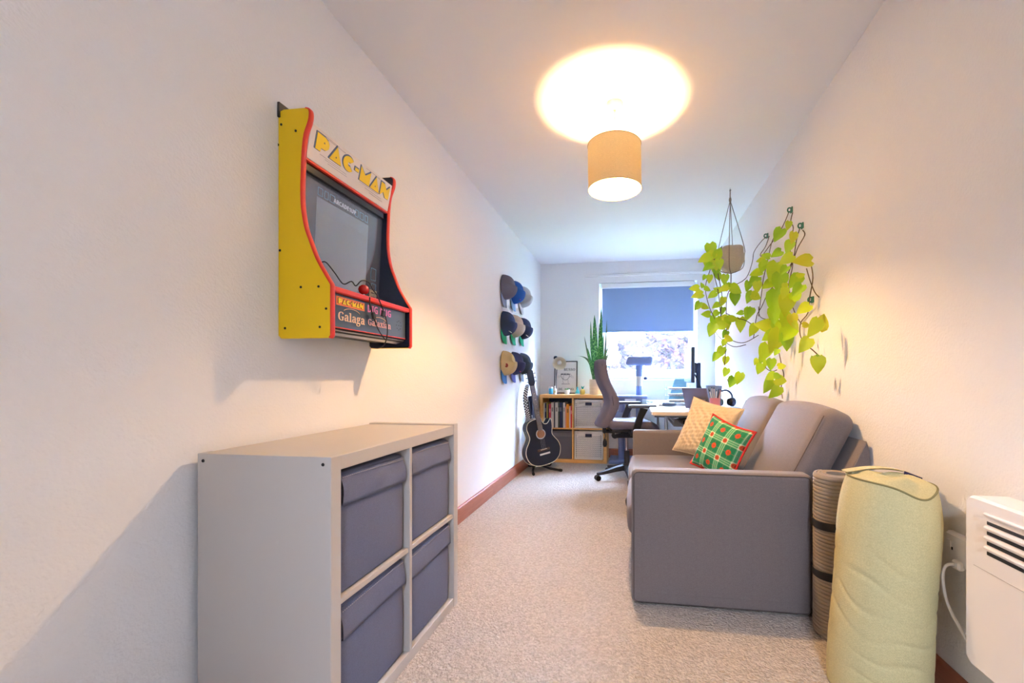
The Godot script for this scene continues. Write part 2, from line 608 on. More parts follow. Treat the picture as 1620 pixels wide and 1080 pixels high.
# unseen landing behind the camera, added with a lamp to brighten the room
func build_hall(ox0: float, ox1: float) -> void:
	var h0 := -ZN + 0.12
	var h1 := 2.9
	var hx := 1.5
	var t := 0.1
	var parts := [
		["hall_floor", M.carpet, Vector3(0, -t / 2, (h0 + h1) / 2), Vector3(2 * hx, t, h1 - h0), "beige carpet of the landing outside the doorway", "carpet"],
		["hall_ceiling", M.ceiling, Vector3(0, HC + t / 2, (h0 + h1) / 2), Vector3(2 * hx, t, h1 - h0), "white ceiling of the landing outside the doorway", "ceiling"],
		["hall_wall_end", M.wall, Vector3(0, HC / 2, h1 + t / 2), Vector3(2 * hx + 2 * t, HC, t), "white landing wall facing the doorway", "wall"],
		["hall_wall_left", M.wall, Vector3(-hx - t / 2, HC / 2, (h0 + h1) / 2), Vector3(t, HC, h1 - h0), "white landing wall on the arcade side", "wall"],
		["hall_wall_right", M.wall, Vector3(hx + t / 2, HC / 2, (h0 + h1) / 2), Vector3(t, HC, h1 - h0), "white landing wall on the heater side", "wall"],
		["hall_wall_corner_left", M.wall, Vector3((-hx + XL) / 2 - 0.05, HC / 2, h0 - t / 2), Vector3(hx + XL + 0.1, HC, t), "short white landing wall beside the arcade wall", "wall"],
		["hall_wall_corner_right", M.wall, Vector3((hx + XR) / 2 + 0.05, HC / 2, h0 - t / 2), Vector3(hx - XR + 0.1, HC, t), "short white landing wall beside the heater wall", "wall"],
	]
	for q in parts:
		var st := new_st()
		a_box(st, ident(), q[3])
		structure(fin(st), q[0], q[1], q[4], q[5], ident(q[2]))
	# door frame and the leaf swung open into the landing
	var dr := Node3D.new()
	dr.name = "door_1"
	dr.set_meta("kind", "structure")
	tag(dr, "white panelled door standing open onto the landing", "door")
	add_child(dr)
	dr.position = Vector3((ox0 + ox1) / 2, 0, -ZN)
	var w := ox1 - ox0
	for s in [-1, 1]:
		box(dr, "jamb", M.white_gloss, Vector3(s * (w / 2 + 0.03), 1.03, -0.012), Vector3(0.07, 2.06, 0.022), 0.004)
	box(dr, "lintel", M.white_gloss, Vector3(0, 2.075, -0.012), Vector3(w + 0.13, 0.07, 0.022), 0.004)
	var leaf := box(dr, "leaf", M.white_gloss, Vector3(w / 2 + 0.02, 1.01, 0.125 + w / 2), Vector3(0.036, 1.98, w - 0.04), 0.003)
	for y in [-0.45, 0.45]:
		box(leaf, "panel", M.white_gloss, Vector3(-0.02, y, 0), Vector3(0.012, 0.7, 0.5), 0.005)
	lathe(leaf, "knob", M.chrome, [Vector2(0.012, 0), Vector2(0.012, 0.03), Vector2(0.026, 0.04), Vector2(0.026, 0.055), Vector2(0, 0.065)], 16, Transform3D(Basis(Vector3.BACK, PI / 2), Vector3(-0.018, 0, 0.3)))
	# flush ceiling light, added out of view as fill for the near end
	var lt := thing("hall_fill_light", "round flush ceiling light added on the unseen landing to brighten the room", "lamp", Vector3(0.1, HC, 1.95))
	lathe(lt, "rim", M.white_plastic, [Vector2(0.27, -0.05), Vector2(0.29, -0.045), Vector2(0.29, 0), Vector2(0, 0)], 40)
	var gm := mat(rgb(255, 252, 246), 0.5)
	gm.emission_enabled = true
	gm.emission = rgb(255, 250, 244)
	gm.emission_energy_multiplier = 4.0
	lathe(lt, "diffuser", gm, [Vector2(0, -0.055), Vector2(0.2, -0.052), Vector2(0.27, -0.045)], 40)
	var al := AreaLight3D.new()
	al.name = "hall_fill_source"
	al.area_size = Vector2(0.46, 0.46)
	al.light_color = rgb(208, 225, 255)
	al.light_energy = HALL_FILL
	al.area_range = 12.0
	al.shadow_enabled = true
	al.rotation.x = -PI / 2
	al.position = Vector3(0, -0.065, 0)
	lt.add_child(al)

# ---------------------------------------------------------------- window
func build_window() -> void:
	var w := Node3D.new()
	w.name = "window_1"
	w.set_meta("kind", "structure")
	tag(w, "white framed window with one opening casement above the desk end", "window")
	add_child(w)
	var x0 := -0.43
	var x1 := 0.735
	var y0 := 0.985
	var y1 := 2.13
	var d := ZB + 0.135
	var fw := 0.05
	for s in [[(x0 + fw / 2), (y0 + y1) / 2, fw, y1 - y0], [(x1 - fw / 2), (y0 + y1) / 2, fw, y1 - y0], [(x0 + x1) / 2, y0 + fw / 2, x1 - x0 - 2 * fw, fw], [(x0 + x1) / 2, y1 - fw / 2, x1 - x0 - 2 * fw, fw]]:
		box(w, "frame", M.white_gloss, P(s[0], s[1], d), Vector3(s[2], s[3], 0.06), 0.005)
	var cas := 0.035
	var a0 := x0 + fw
	var a1 := x1 - fw
	var b0 := y0 + fw
	var b1 := y1 - fw
	for s in [[(a0 + cas / 2), (b0 + b1) / 2, cas, b1 - b0], [(a1 - cas / 2), (b0 + b1) / 2, cas, b1 - b0], [(a0 + a1) / 2, b0 + cas / 2, a1 - a0 - 2 * cas, cas], [(a0 + a1) / 2, b1 - cas / 2, a1 - a0 - 2 * cas, cas]]:
		box(w, "casement", M.white_gloss, P(s[0], s[1], d - 0.012), Vector3(s[2], s[3], 0.05), 0.006)
	var gl := mat(Color(1, 1, 1, 0.04), 0.02)
	gl.transparency = BaseMaterial3D.TRANSPARENCY_ALPHA
	box(w, "pane", gl, P((a0 + a1) / 2, (b0 + b1) / 2, d), Vector3(a1 - a0 - 2 * cas + 0.01, b1 - b0 - 2 * cas + 0.01, 0.006), 0.0)
	box(w, "window_sill", M.white_gloss, P((x0 + x1) / 2, 0.966, ZB + 0.06), Vector3(x1 - x0 + 0.06, 0.036, 0.21), 0.006)
	box(w, "latch", M.white_plastic, P(0.15, b0 + cas / 2, d - 0.045), Vector3(0.1, 0.016, 0.016), 0.004)
	# roller blind
	var b := thing("roller_blind", "blue grey roller blind pulled halfway down the window", "blind", P(0.15, 1.53, ZB + 0.03))
	var fab := mat(rgb(128, 148, 182), 0.9)
	fab.backlight_enabled = true
	fab.backlight = Color(0.205, 0.22, 0.215)
	box(b, "fabric", fab, Vector3(0, 0.27, 0), Vector3(1.09, 0.54, 0.0015), 0.0)
	box(b, "bottom_bar", fab, Vector3(0, 0.006, 0), Vector3(1.09, 0.018, 0.008), 0.003)
	soft(b, "cassette", M.white_gloss, Vector3(0, 0.566, 0), Vector3(1.12, 0.06, 0.055), 0.012, 2, 3)
	var cord := []
	for i in 41:
		cord.append(Vector3(0.553 + 0.0001 * i, 0.54 - i * 0.012, 0.024))
	tube(b, "pull_chain", M.white_plastic, cord, 0.0022, 6)

# ---------------------------------------------------------------- outside
func build_outside() -> void:
	var grass := mat(rgb(88, 98, 70), 1.0)
	var st := new_st()
	a_box(st, ident(), Vector3(80, 0.4, 60))
	var g := put(fin(st), "garden_ground", grass, self, ident(P(0, -3.0, ZB + 31)))
	g.set_meta("kind", "structure")
	tag(g, "green garden ground far below the window", "lawn")
	# blossoming tree
	var tr := thing("blossom_tree", "pink blossoming tree with dark leaves outside the window", "tree", P(1.0, -2.8, 10.2))
	var bark := grainy(mat(rgb(84, 66, 60), 0.95), "fuzz", "pile", 4.0, 1.0)
	tube(tr, "trunk", bark, [Vector3(0, 0, 0), Vector3(0.05, 1.2, 0), Vector3(-0.02, 2.4, 0.05)], [0.16, 0.13, 0.1], 10)
	var tips := []
	for i in 16:
		var a := TAU * i / 16.0 + rng.randf() * 0.3
		var rad := 0.7 + 1.0 * rng.randf()
		var h := 3.2 + 1.4 * rng.randf()
		var e := Vector3(cos(a) * rad, h, sin(a) * rad * 0.7)
		var mid := Vector3(cos(a) * rad * 0.45, 2.3 + (h - 2.3) * 0.5, sin(a) * rad * 0.35)
		tube(tr, "branch", bark, spline3([Vector3(-0.02, 2.0, 0.05), mid, e], 4), 0.022, 6)
		tips.append(e)
		tips.append(mid)
	var petal := QuadMesh.new()
	petal.size = Vector2(0.125, 0.095)
	for kind in 2:
		var mm := MultiMesh.new()
		mm.transform_format = MultiMesh.TRANSFORM_3D
		mm.use_colors = true
		mm.mesh = petal
		var cnt := 34000 if kind == 0 else 16000
		mm.instance_count = cnt
		for i in cnt:
			var u := Vector3(rng.randfn(0, 1), rng.randfn(0, 1), rng.randfn(0, 1)).normalized() * pow(rng.randf(), 0.30 if kind == 0 else 0.22)
			u *= 1.0 + 0.10 * sin(u.x * 11.0 + u.y * 7.0) + (0.08 if kind == 1 else 0.0)
			var p := Vector3(0.25, 3.85, 0) + u * Vector3(1.7, 1.12, 1.2)
			var bs := Basis.from_euler(Vector3(rng.randf() * TAU, rng.randf() * TAU, rng.randf() * TAU)).scaled(Vector3.ONE * rng.randf_range(0.6, 1.3))
			mm.set_instance_transform(i, Transform3D(bs, p))
			var v := rng.randf()
			mm.set_instance_color(i, Color(0.055, 0.014, 0.028).lerp(Color(0.095, 0.045, 0.062), v) if kind == 0 else Color(0.006, 0.004, 0.009).lerp(Color(0.02, 0.012, 0.02), v))
		var mi := MultiMeshInstance3D.new()
		mi.name = "blossom" if kind == 0 else "foliage"
		mi.multimesh = mm
		var pm := mat(Color.WHITE, 0.8)
		pm.vertex_color_use_as_albedo = true
		pm.specular_mode = BaseMaterial3D.SPECULAR_DISABLED
		mi.material_override = pm
		mi.set_meta("kind", "stuff")
		tr.add_child(mi, true)
	# far houses; the brick two stand unseen, added to screen off horizon light
	var hw := mat(rgb(128, 126, 134), 0.9)
	var roof := mat(rgb(84, 78, 92), 0.9)
	var glassy := mat(rgb(70, 84, 110), 0.15)
	var brick := mat(rgb(136, 106, 96), 0.9)
	# x, depth, width, wall height, roof rise, wall material, label
	for q in [[-1.6, 21.0, 6.0, 3.2, 0.9, hw, "low pale house with grey roof and chimney beyond the tree"], [6.4, 27.0, 6.0, 3.4, 0.9, hw, "pale house with grey roof behind the blossom tree"], [7.2, 15.5, 8.0, 5.4, 1.8, brick, "two storey brick house added out of view beside the tree to block low sky light"], [-6.6, 14.5, 8.0, 5.4, 1.8, brick, "two storey brick house added out of view on the bookcase side to block low sky light"]]:
		var hs := thing("house", q[6], "house", P(q[0], -2.8, q[1]))
		var w: float = q[2]
		var wh: float = q[3]
		var rr: float = q[4]
		box(hs, "wall", q[5], Vector3(0, wh / 2, 0), Vector3(w, wh, 5), 0.02)
		extrude(hs, "roof", roof, PackedVector2Array([Vector2(-w / 2 - 0.3, wh), Vector2(w / 2 + 0.3, wh), Vector2(w / 2 - 1.1, wh + rr), Vector2(-w / 2 + 1.1, wh + rr)]), 5.4)
		var ch := box(hs, "chimney", q[5], Vector3(1.3, wh + rr + 0.3, 0.6), Vector3(0.5, 1.0, 0.5), 0.02)
		lathe(ch, "chimney_pot", roof, [Vector2(0.1, 0.5), Vector2(0.08, 0.75), Vector2(0.06, 0.75), Vector2(0.06, 0.5)], 10)
		for wy in ([2.2] if wh < 4 else [1.4, 4.0]):
			for wx in [-w * 0.3, 0.0, w * 0.3]:
				var wn := box(hs, "window", M.white_gloss, Vector3(wx, wy, 2.5), Vector3(0.9, 1.0, 0.08), 0.01)
				for s in [-1, 1]:
					box(wn, "pane", glassy, Vector3(0.21 * s, 0, 0.03), Vector3(0.36, 0.86, 0.04), 0.005)

# ---------------------------------------------------------------- pendant lamp
func build_pendant() -> void:
	var c := P(-0.102, 1.942, 2.195)
	var t := thing("pendant_lamp", "lit pendant lamp with woven cream drum shade hanging from the ceiling", "lamp", c)
	var sh := grainy(mat(rgb(236, 214, 164), 0.9), "fuzz", "weave", 16.0, 0.05)
	sh.backlight_enabled = true
	sh.backlight = Color(0.34, 0.34, 0.25)
	var shade := Node3D.new()
	shade.name = "shade"
	t.add_child(shade)
	shade.rotation = Vector3(0, 0, deg_to_rad(0.8))
	var h := 0.227
	var r := 0.137
	lathe(shade, "drum", sh, [Vector2(r, 0), Vector2(r, h), Vector2(r - 0.0015, h), Vector2(r - 0.0015, 0), Vector2(r, 0)], 64)
	var rimm := mat(rgb(150, 118, 66), 0.8)
	for y in [0.0, h]:
		var ring := []
		for i in 64:
			ring.append(Vector3(cos(TAU * i / 64.0) * r, y, sin(TAU * i / 64.0) * r))
		var st := new_st()
		a_tube(st, ring, 0.0018, 6, true)
		put(fin(st), "rim_wire", rimm, shade)
	for i in 3:
		var a := TAU * i / 3.0 + 0.5
		tube(shade, "spider_arm", M.white_plastic, [Vector3(cos(a) * 0.02, h - 0.03, sin(a) * 0.02), Vector3(cos(a) * (r - 0.002), h - 0.004, sin(a) * (r - 0.002))], 0.0016, 6)
	lathe(t, "lamp_holder", M.white_plastic, [Vector2(0, 0.144), Vector2(0.017, 0.144), Vector2(0.018, 0.188), Vector2(0.012, 0.21), Vector2(0.005, 0.225), Vector2(0, 0.225)], 20)
	tube(t, "cord", M.white_plastic, [Vector3(0, 0.22, 0), Vector3(0, HC - c.y - 0.02, 0)], 0.0035, 8)
	lathe(t, "ceiling_rose", M.white_plastic, [Vector2(0, HC - c.y - 0.034), Vector2(0.036, HC - c.y - 0.034), Vector2(0.042, HC - c.y - 0.028), Vector2(0.042, HC - c.y), Vector2(0, HC - c.y)], 32)
	var glow := mat(rgb(255, 236, 200), 0.4)
	glow.emission_enabled = true
	glow.emission = rgb(255, 214, 150)
	glow.emission_energy_multiplier = 3.0
	lathe(t, "bulb", glow, [Vector2(0, 0.062), Vector2(0.014, 0.065), Vector2(0.025, 0.075), Vector2(0.031, 0.092), Vector2(0.031, 0.104), Vector2(0.025, 0.121), Vector2(0.016, 0.137), Vector2(0.013, 0.146), Vector2(0, 0.146)], 24)
	var l := OmniLight3D.new()
	l.name = "bulb_light"
	l.light_color = rgb(255, 207, 146)
	l.light_energy = 0.92
	l.omni_range = 12.0
	l.omni_attenuation = 2.0
	l.light_size = 0.024
	l.shadow_enabled = true
	l.position = Vector3(0, 0.093, 0)
	t.add_child(l)

# ---------------------------------------------------------------- cube storage cabinet with fabric bins
func build_cabinet() -> void:
	var x0 := -1.145
	var x1 := -0.755
	var d0 := 0.961
	var w := 0.768
	var dp := x1 - x0
	var t := thing("storage_cabinet", "low off white cube storage unit holding four grey fabric bins", "cabinet", P((x0 + x1) / 2, 0, d0 + w / 2))
	var th := 0.038
	# local: x across the depth of the unit (front +x), z along the wall (+z towards the door)
	var sides := [box(t, "side_panel", M.cabinet, Vector3(0, w / 2, w / 2 - th / 2), Vector3(dp, w, th), 0.0015), box(t, "side_panel", M.cabinet, Vector3(0, w / 2 + 0.002, -w / 2 + th / 2), Vector3(dp, w + 0.004, th), 0.0015)]
	box(t, "top_panel", M.cabinet, Vector3(-0.001, w - th / 2 - 0.001, 0), Vector3(dp - 0.002, th, w - 2 * th), 0.0015)
	box(t, "bottom_panel", M.cabinet, Vector3(-0.001, th / 2, 0), Vector3(dp - 0.002, th, w - 2 * th), 0.0015)
	box(t, "divider", M.cabinet, Vector3(0, w / 2, 0), Vector3(dp - 0.001, w - 2 * th, 0.016), 0.001)
	for s in [-1, 1]:
		var ln := w / 2 - th - 0.008
		box(t, "shelf", M.cabinet, Vector3(-0.002, w / 2, s * (0.008 + ln / 2)), Vector3(dp - 0.005, 0.016, ln), 0.001)
	for x in [-dp / 2 + 0.018, dp / 2 - 0.022]:
		for y in [w / 2 - 0.019]:
			lathe(sides[0], "bolt", M.screw, [Vector2(0.0045, 0), Vector2(0.0042, 0.001), Vector2(0.002, 0.0006), Vector2(0, 0.0004)], 12, Transform3D(Basis(Vector3.RIGHT, PI / 2), Vector3(x, y, th / 2)))
	# bins
	var cell := 0.335
	var which := ["grey fabric bin with crumpled cuff, upper shelf nearer the door end of the white unit", "grey fabric bin, upper shelf nearer the baseboard end of the white unit", "grey fabric bin, lower shelf nearer the door end of the white unit", "grey fabric bin, lower shelf nearer the baseboard end of the white unit"]
	for i in 4:
		var col := i % 2
		var row := i / 2
		var yb := th + (0.0 if row == 1 else cell + 0.0165) + 0.001
		var dd := d0 + th + cell / 2 + col * (cell + 0.016) + 0.002
		var b := thing("fabric_bin", which[i], "bin", P(x1 - 0.013 - 0.18, yb, dd), 0.0, "grey bins in the white storage unit")
		var seedv := i * 13.7
		var bulge := func(p: Vector3) -> Vector3:
			var u := clampf((p.y) / 0.16, -1, 1)
			var v := clampf(p.z / 0.16, -1, 1)
			if p.x > 0.12:
				p.x += 0.006 * (1 - u * u) * (1 - v * v) - 0.006 * maxf(0, u)
			p.z *= 1.0 - 0.02 * maxf(0, -u) - 0.012 * maxf(0.0, u - 0.5)
			return p
		soft(b, "body", M.bin, Vector3(0, 0.162, 0), Vector3(0.355, 0.322, 0.322), 0.012, 8, 2, bulge)
		# cuff: the folded band at the top of the front face
		var st := new_st()
		st.set_smooth_group(0)
		var nu := 26
		var nv := 8
		var g := []
		for v in nv + 1:
			var rw := []
			for u in nu + 1:
				var fz := lerpf(0.153, -0.153, float(u) / nu)
				var fy := lerpf(0.235, 0.315, float(v) / nv)
				var k := float(v) / nv
				var px := 0.186 + 0.004 * sin(k * PI) - 0.010 * k + (0.004 if i == 0 else 0.0018) * sin(fz * 38 + seedv + k * 3.0) * sin(k * PI)
				rw.append(Vector3(px, fy + 0.004 * sin(fz * 9.0 + seedv), fz))
			g.append(rw)
		for v in nv:
			for u in nu:
				quad(st, g[v][u], g[v][u + 1], g[v + 1][u + 1], g[v + 1][u], Vector3.RIGHT)
		for u in nu:      # bottom lip of the cuff, back to the bin's face
			quad(st, g[0][u], g[0][u + 1], g[0][u + 1] - Vector3(0.008, -0.001, 0), g[0][u] - Vector3(0.008, -0.001, 0), Vector3.DOWN)
			quad(st, g[nv][u], g[nv][u + 1], g[nv][u + 1] - Vector3(0.012, 0, 0), g[nv][u] - Vector3(0.012, 0, 0), Vector3.UP)
		put(fin(st), "cuff", M.bin, b)
		# stitching along the cuff
		var ss := new_st()
		for u in 40:
			var fz := lerpf(0.15, -0.15, (u + 0.5) / 40.0)
			a_box(ss, ident(Vector3(0.1805, 0.309 + 0.004 * sin(fz * 9.0 + seedv), fz)), Vector3(0.002, 0.0025, 0.005), 0.0005)
		var so := put(fin(ss), "stitching", mat(rgb(150, 148, 158), 0.9), b)
		so.set_meta("kind", "stuff")

# ---------------------------------------------------------------- wall-mounted arcade cabinet
func letter_polys() -> Dictionary:
	var d := {}
	d["P"] = [PackedVector2Array([Vector2(0, 0), Vector2(0.38, 0.0), Vector2(0.4, 0.22), Vector2(0.75, 0.25), Vector2(0.95, 0.45), Vector2(0.98, 0.7), Vector2(0.85, 0.9), Vector2(0.6, 1.0), Vector2(0.0, 1.0)])]
	d["A"] = [PackedVector2Array([Vector2(0, 0), Vector2(1.0, 0), Vector2(0.5, 1.0)])]
	var c := PackedVector2Array()
	for i in 25:
		var a := deg_to_rad(lerpf(42.0, 318.0, i / 24.0))
		c.append(Vector2(0.5 + 0.5 * cos(a), 0.5 + 0.5 * sin(a)))
	for i in 7:
		var a := deg_to_rad(lerpf(300.0, 60.0, i / 6.0))
		c.append(Vector2(0.56 + 0.16 * cos(a), 0.5 + 0.14 * sin(a)))
	d["C"] = [c]
	d["-"] = [PackedVector2Array([Vector2(0, 0.4), Vector2(0.35, 0.4), Vector2(0.35, 0.62), Vector2(0, 0.62)])]
	d["M"] = [PackedVector2Array([Vector2(0, 0), Vector2(1.0, 0), Vector2(1.0, 1.0), Vector2(0.5, 0.55), Vector2(0, 1.0)])]
	d["N"] = [PackedVector2Array([Vector2(0, 0), Vector2(0.35, 0.35), Vector2(0.62, 0.0), Vector2(1.0, 0), Vector2(1.0, 1.0), Vector2(0.66, 0.62), Vector2(0.38, 1.0), Vector2(0, 1.0)])]
	return d

func block_word(parent: Node3D, word: String, w: float, h: float, face: Material, edge: Material, xf: Transform3D) -> void:
	# local x along the word, y up, z out; letters as separate thin plates over a darker outline
	var polys := letter_polys()
	var adv := 0.0
	var widths := []
	for ch in word:
		widths.append(0.42 if ch == "-" else 1.0)
		adv += widths[-1] + 0.1
	var sx := w / adv
	var x := 0.0
	for k in word.length():
		var ch := word[k]
		var pl: PackedVector2Array = polys[ch][0]
		var q := PackedVector2Array()
		for v in pl:
			q.append(Vector2((x + v.x) * sx, v.y * h))
		var st := new_st()
		var big := Geometry2D.offset_polygon(q, h * 0.055)
		if big.size() > 0:
			a_extrude(st, ident(Vector3(-h * 0.05, h * 0.03, 0.0005)), big[0], 0.001)
		var ol := put(fin(st), "letter_outline", edge, parent, xf)
		st = new_st()
		a_extrude(st, ident(Vector3(0, 0, 0.0014)), q, 0.001)
		put(fin(st), "letter", face, parent, xf)
		if ch == "A" or ch == "P":
			st = new_st()
			var cc := Vector2((x + (0.5 if ch == "A" else 0.58)) * sx, h * (0.33 if ch == "A" else 0.66))
			var r := h * 0.055
			a_extrude(st, ident(Vector3(0, 0, 0.0022)), PackedVector2Array([cc + Vector2(-r, -r), cc + Vector2(r, -r), cc + Vector2(0, r)]), 0.0008)
			put(fin(st), "letter_counter", edge, parent, xf)
		x += widths[k] + 0.1

func build_arcade() -> void:
	var t := thing("arcade_cabinet", "wall mounted arcade cabinet with yellow sides and red edging", "arcade cabinet", P(XL + 0.001, 1.098, 1.49))
	# local: x out of the wall, y up, z towards the door end; half width 0.25
	var hw := 0.25
	var fr := [Vector2(0.100, 0.754), Vector2(0.112, 0.749), Vector2(0.116, 0.735), Vector2(0.112, 0.708), Vector2(0.097, 0.668), Vector2(0.090, 0.615), Vector2(0.087, 0.557), Vector2(0.085, 0.486), Vector2(0.088, 0.423), Vector2(0.099, 0.365), Vector2(0.115, 0.321), Vector2(0.139, 0.262), Vector2(0.168, 0.212), Vector2(0.192, 0.175)]
	var curve := spline2(fr, 4, false)
	var prof := PackedVector2Array([Vector2(0.010, 0.0), Vector2(0.0, 0.010), Vector2(0.0, 0.735), Vector2(0.006, 0.750), Vector2(0.02, 0.755)])
	prof.append_array(curve)
	prof.append_array(PackedVector2Array([Vector2(0.193, 0.168), Vector2(0.193, 0.008), Vector2(0.186, 0.0)]))
	var edge := curve.duplicate()
	edge.append_array(PackedVector2Array([Vector2(0.193, 0.168), Vector2(0.193, 0.10), Vector2(0.193, 0.008), Vector2(0.187, 0.0)]))
	for s in [1, -1]:
		var sp := extrude(t, "side_panel", M.yellow, prof, 0.016, 0.0008, ident(Vector3(0, 0, s * (hw - 0.008))))
		sp.set_meta("label", "yellow side board")
		var inner := PackedVector2Array()
		for v in Geometry2D.offset_polygon(prof, -0.002)[0]:
			inner.append(v)
		extrude(sp, "inner_lining", M.navy, inner, 0.002, 0.0, ident(Vector3(0, 0, -s * 0.0088)))
		# edging strip
		var st := new_st()
		st.set_smooth_group(0)
		var n := edge.size()
		for i in n - 1:
			var nm := []
			for q in [i, i + 1]:
				var e := (edge[mini(q + 1, n - 1)] - edge[maxi(q - 1, 0)]).normalized()
				nm.append(Vector2(-e.y, e.x) * -1.0)
			var a0 := Vector3(edge[i].x, edge[i].y, 0)
			var a1 := Vector3(edge[i + 1].x, edge[i + 1].y, 0)
			var na := Vector3(nm[0].x, nm[0].y, 0)
			var nb := Vector3(nm[1].x, nm[1].y, 0)
			if na.dot(Vector3(1, 0.2, 0)) < 0:
				na = -na
				nb = -nb
			var z := 0.0095
			var zz := Vector3(0, 0, z)
			var zi := Vector3(0, 0, z * 0.6)
			quad(st, a0 + na * 0.003 - zi, a1 + nb * 0.003 - zi, a1 + nb * 0.003 + zi, a0 + na * 0.003 + zi, na)
			for q in [-1, 1]:
				quad(st, a0 + na * 0.003 + zi * q, a1 + nb * 0.003 + zi * q, a1 + nb * 0.0005 + zz * q, a0 + na * 0.0005 + zz * q, na + Vector3(0, 0, q))
				quad(st, a0 + na * 0.0005 + zz * q, a1 + nb * 0.0005 + zz * q, a1 - nb * 0.003 + zz * q, a0 - na * 0.003 + zz * q, Vector3(0, 0, q))
		put(fin(st), "edging", M.red_trim, sp)
		if s == 1:
			for b in [[445, 197], [440, 229], [468, 207], [443, 396], [476, 454], [504, 453], [516, 488], [451, 519], [506, 517]]:
				var p := at_depth(b[0], b[1], 1.24) - t.position
				lathe(sp, "bolt", M.screw, [Vector2(0.0042, 0), Vector2(0.004, 0.0012), Vector2(0.002, 0.0008), Vector2(0, 0.0006)], 12, Transform3D(Basis(Vector3.RIGHT, PI / 2), Vector3(p.x, p.y, 0.008)))
	var iw := 2 * hw - 0.034
	box(t, "back_panel", M.black, Vector3(0.012, 0.40, 0), Vector3(0.012, 0.68, iw), 0.001)
	box(t, "wall_bracket", M.black, Vector3(0.004, 0.755, hw - 0.02), Vector3(0.008, 0.05, 0.05), 0.001)
	box(t, "top_panel", M.black, Vector3(0.055, 0.712, 0), Vector3(0.09, 0.008, iw), 0.001)
	# marquee: a slightly raked panel
	var ma := Vector3(0.106, 0.715, 0)
	var mb := Vector3(0.084, 0.604, 0)
	var up := (ma - mb).normalized()
	var mbase := Basis(Vector3(0, 0, -1), up, Vector3(0, 0, -1).cross(up))
	var white := mat(rgb(232, 222, 214), 0.35)
	var mq := box(t, "marquee", white, Vector3.ZERO, Vector3(iw, (ma - mb).length(), 0.008), 0.0005)
	mq.transform = Transform3D(mbase, (ma + mb) / 2)
	mq.set_meta("label", "white marquee with yellow block lettering")
	var lf := mat(rgb(244, 206, 12), 0.4)
	var le := mat(rgb(72, 92, 122), 0.5)
	block_word(mq, "PAC-MAN", 0.43, 0.054, lf, le, ident(Vector3(-0.205, -0.012, 0.004)))
	var spd := mat(rgb(150, 130, 128), 0.6)
	for q in [[-0.15, 0.047, 0.10], [-0.11, 0.043, 0.09], [0.10, 0.047, 0.09], [0.15, 0.044, 0.07], [-0.13, -0.020, 0.10], [-0.10, -0.026, 0.11], [-0.09, -0.033, 0.10], [0.09, -0.018, 0.12], [0.12, -0.026, 0.11], [0.14, -0.034, 0.09]]:
		box(mq, "speed_line", spd, Vector3(q[0], q[1], 0.0043), Vector3(q[2], 0.0008, 0.0008), 0.0)
	box(t, "red_strip", M.red_trim, Vector3(0.083, 0.598, 0), Vector3(0.012, 0.008, iw), 0.001)
	box(t, "lower_valance", M.black_gloss, Vector3(0.072, 0.580, 0), Vector3(0.012, 0.03, iw), 0.002)
	# screen and its printed surround, raked back a little
	var sa := Vector3(0.056, 0.590, 0)
	var sb := Vector3(0.034, 0.165, 0)
	var sup := (sa - sb).normalized()
	var sbase := Basis(Vector3(0, 0, -1), sup, Vector3(0, 0, -1).cross(sup))
	var hs := (sa - sb).length()
	var bez := box(t, "screen_surround", M.navy, Vector3.ZERO, Vector3(iw, hs, 0.006), 0.0005)
	bez.transform = Transform3D(sbase, (sa + sb) / 2)
	var lcd := mat(rgb(150, 160, 172), 0.2)  # LCD grey, lightened to stand in for the wall reflected in the cover
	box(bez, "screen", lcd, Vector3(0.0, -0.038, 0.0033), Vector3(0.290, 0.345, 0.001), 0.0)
	var acry := mat(Color(0.7, 0.75, 0.85, 0.15), 0.03)
	acry.transparency = BaseMaterial3D.TRANSPARENCY_ALPHA
	box(bez, "acrylic_cover", acry, Vector3(0, 0, 0.0075), Vector3(iw, hs, 0.003), 0.0)
	var maze := mat(rgb(70, 160, 190), 0.4)
	for q in [[-0.13, 0.156, 0.022, 0.026], [-0.10, 0.156, 0.018, 0.026], [-0.07, 0.156, 0.024, 0.026], [0.07, 0.156, 0.018, 0.026], [0.10, 0.156, 0.022, 0.026], [0.13, 0.156, 0.018, 0.026], [0.195, -0.06, 0.034, 0.05], [0.2, -0.115, 0.03, 0.03], [-0.195, -0.04, 0.03, 0.07], [-0.2, -0.115, 0.028, 0.05]]:
		for s in [-1, 1]:
			box(bez, "printed_line", maze, Vector3(q[0] + s * q[2] / 2, q[1], 0.0036), Vector3(0.002, q[3], 0.0006), 0.0)
			box(bez, "printed_line", maze, Vector3(q[0], q[1] + s * q[3] / 2, 0.0036), Vector3(q[2], 0.002, 0.0006), 0.0)
	var card := mat(rgb(222, 196, 130), 0.5)
	var ic := box(bez, "instruction_card", card, Vector3(0.198, -0.165, 0.0036), Vector3(0.05, 0.075, 0.0008), 0.0)
	for q in 4:
		box(ic, "printed_line", M.red_trim if q == 1 else M.navy, Vector3(0, 0.025 - q * 0.016, 0.0006), Vector3(0.03, 0.003, 0.0006), 0.0)
	var wt := mat(rgb(232, 232, 236), 0.4)
	text(bez, "lettering", "ARCADE1UP", 0.016, wt, ident(Vector3(0.0, 0.154, 0.004)))
	# control deck and front board
	var dk := PackedVector2Array([Vector2(0.03, 0.170), Vector2(0.172, 0.156), Vector2(0.172, 0.040), Vector2(0.160, 0.024), Vector2(0.03, 0.024)])
	var deck := extrude(t, "control_box", M.black, dk, iw, 0.001)
	# red rail along the front of the deck
	box(t, "front_rail", M.red_trim, Vector3(0.180, 0.164, 0), Vector3(0.022, 0.018, iw), 0.003)
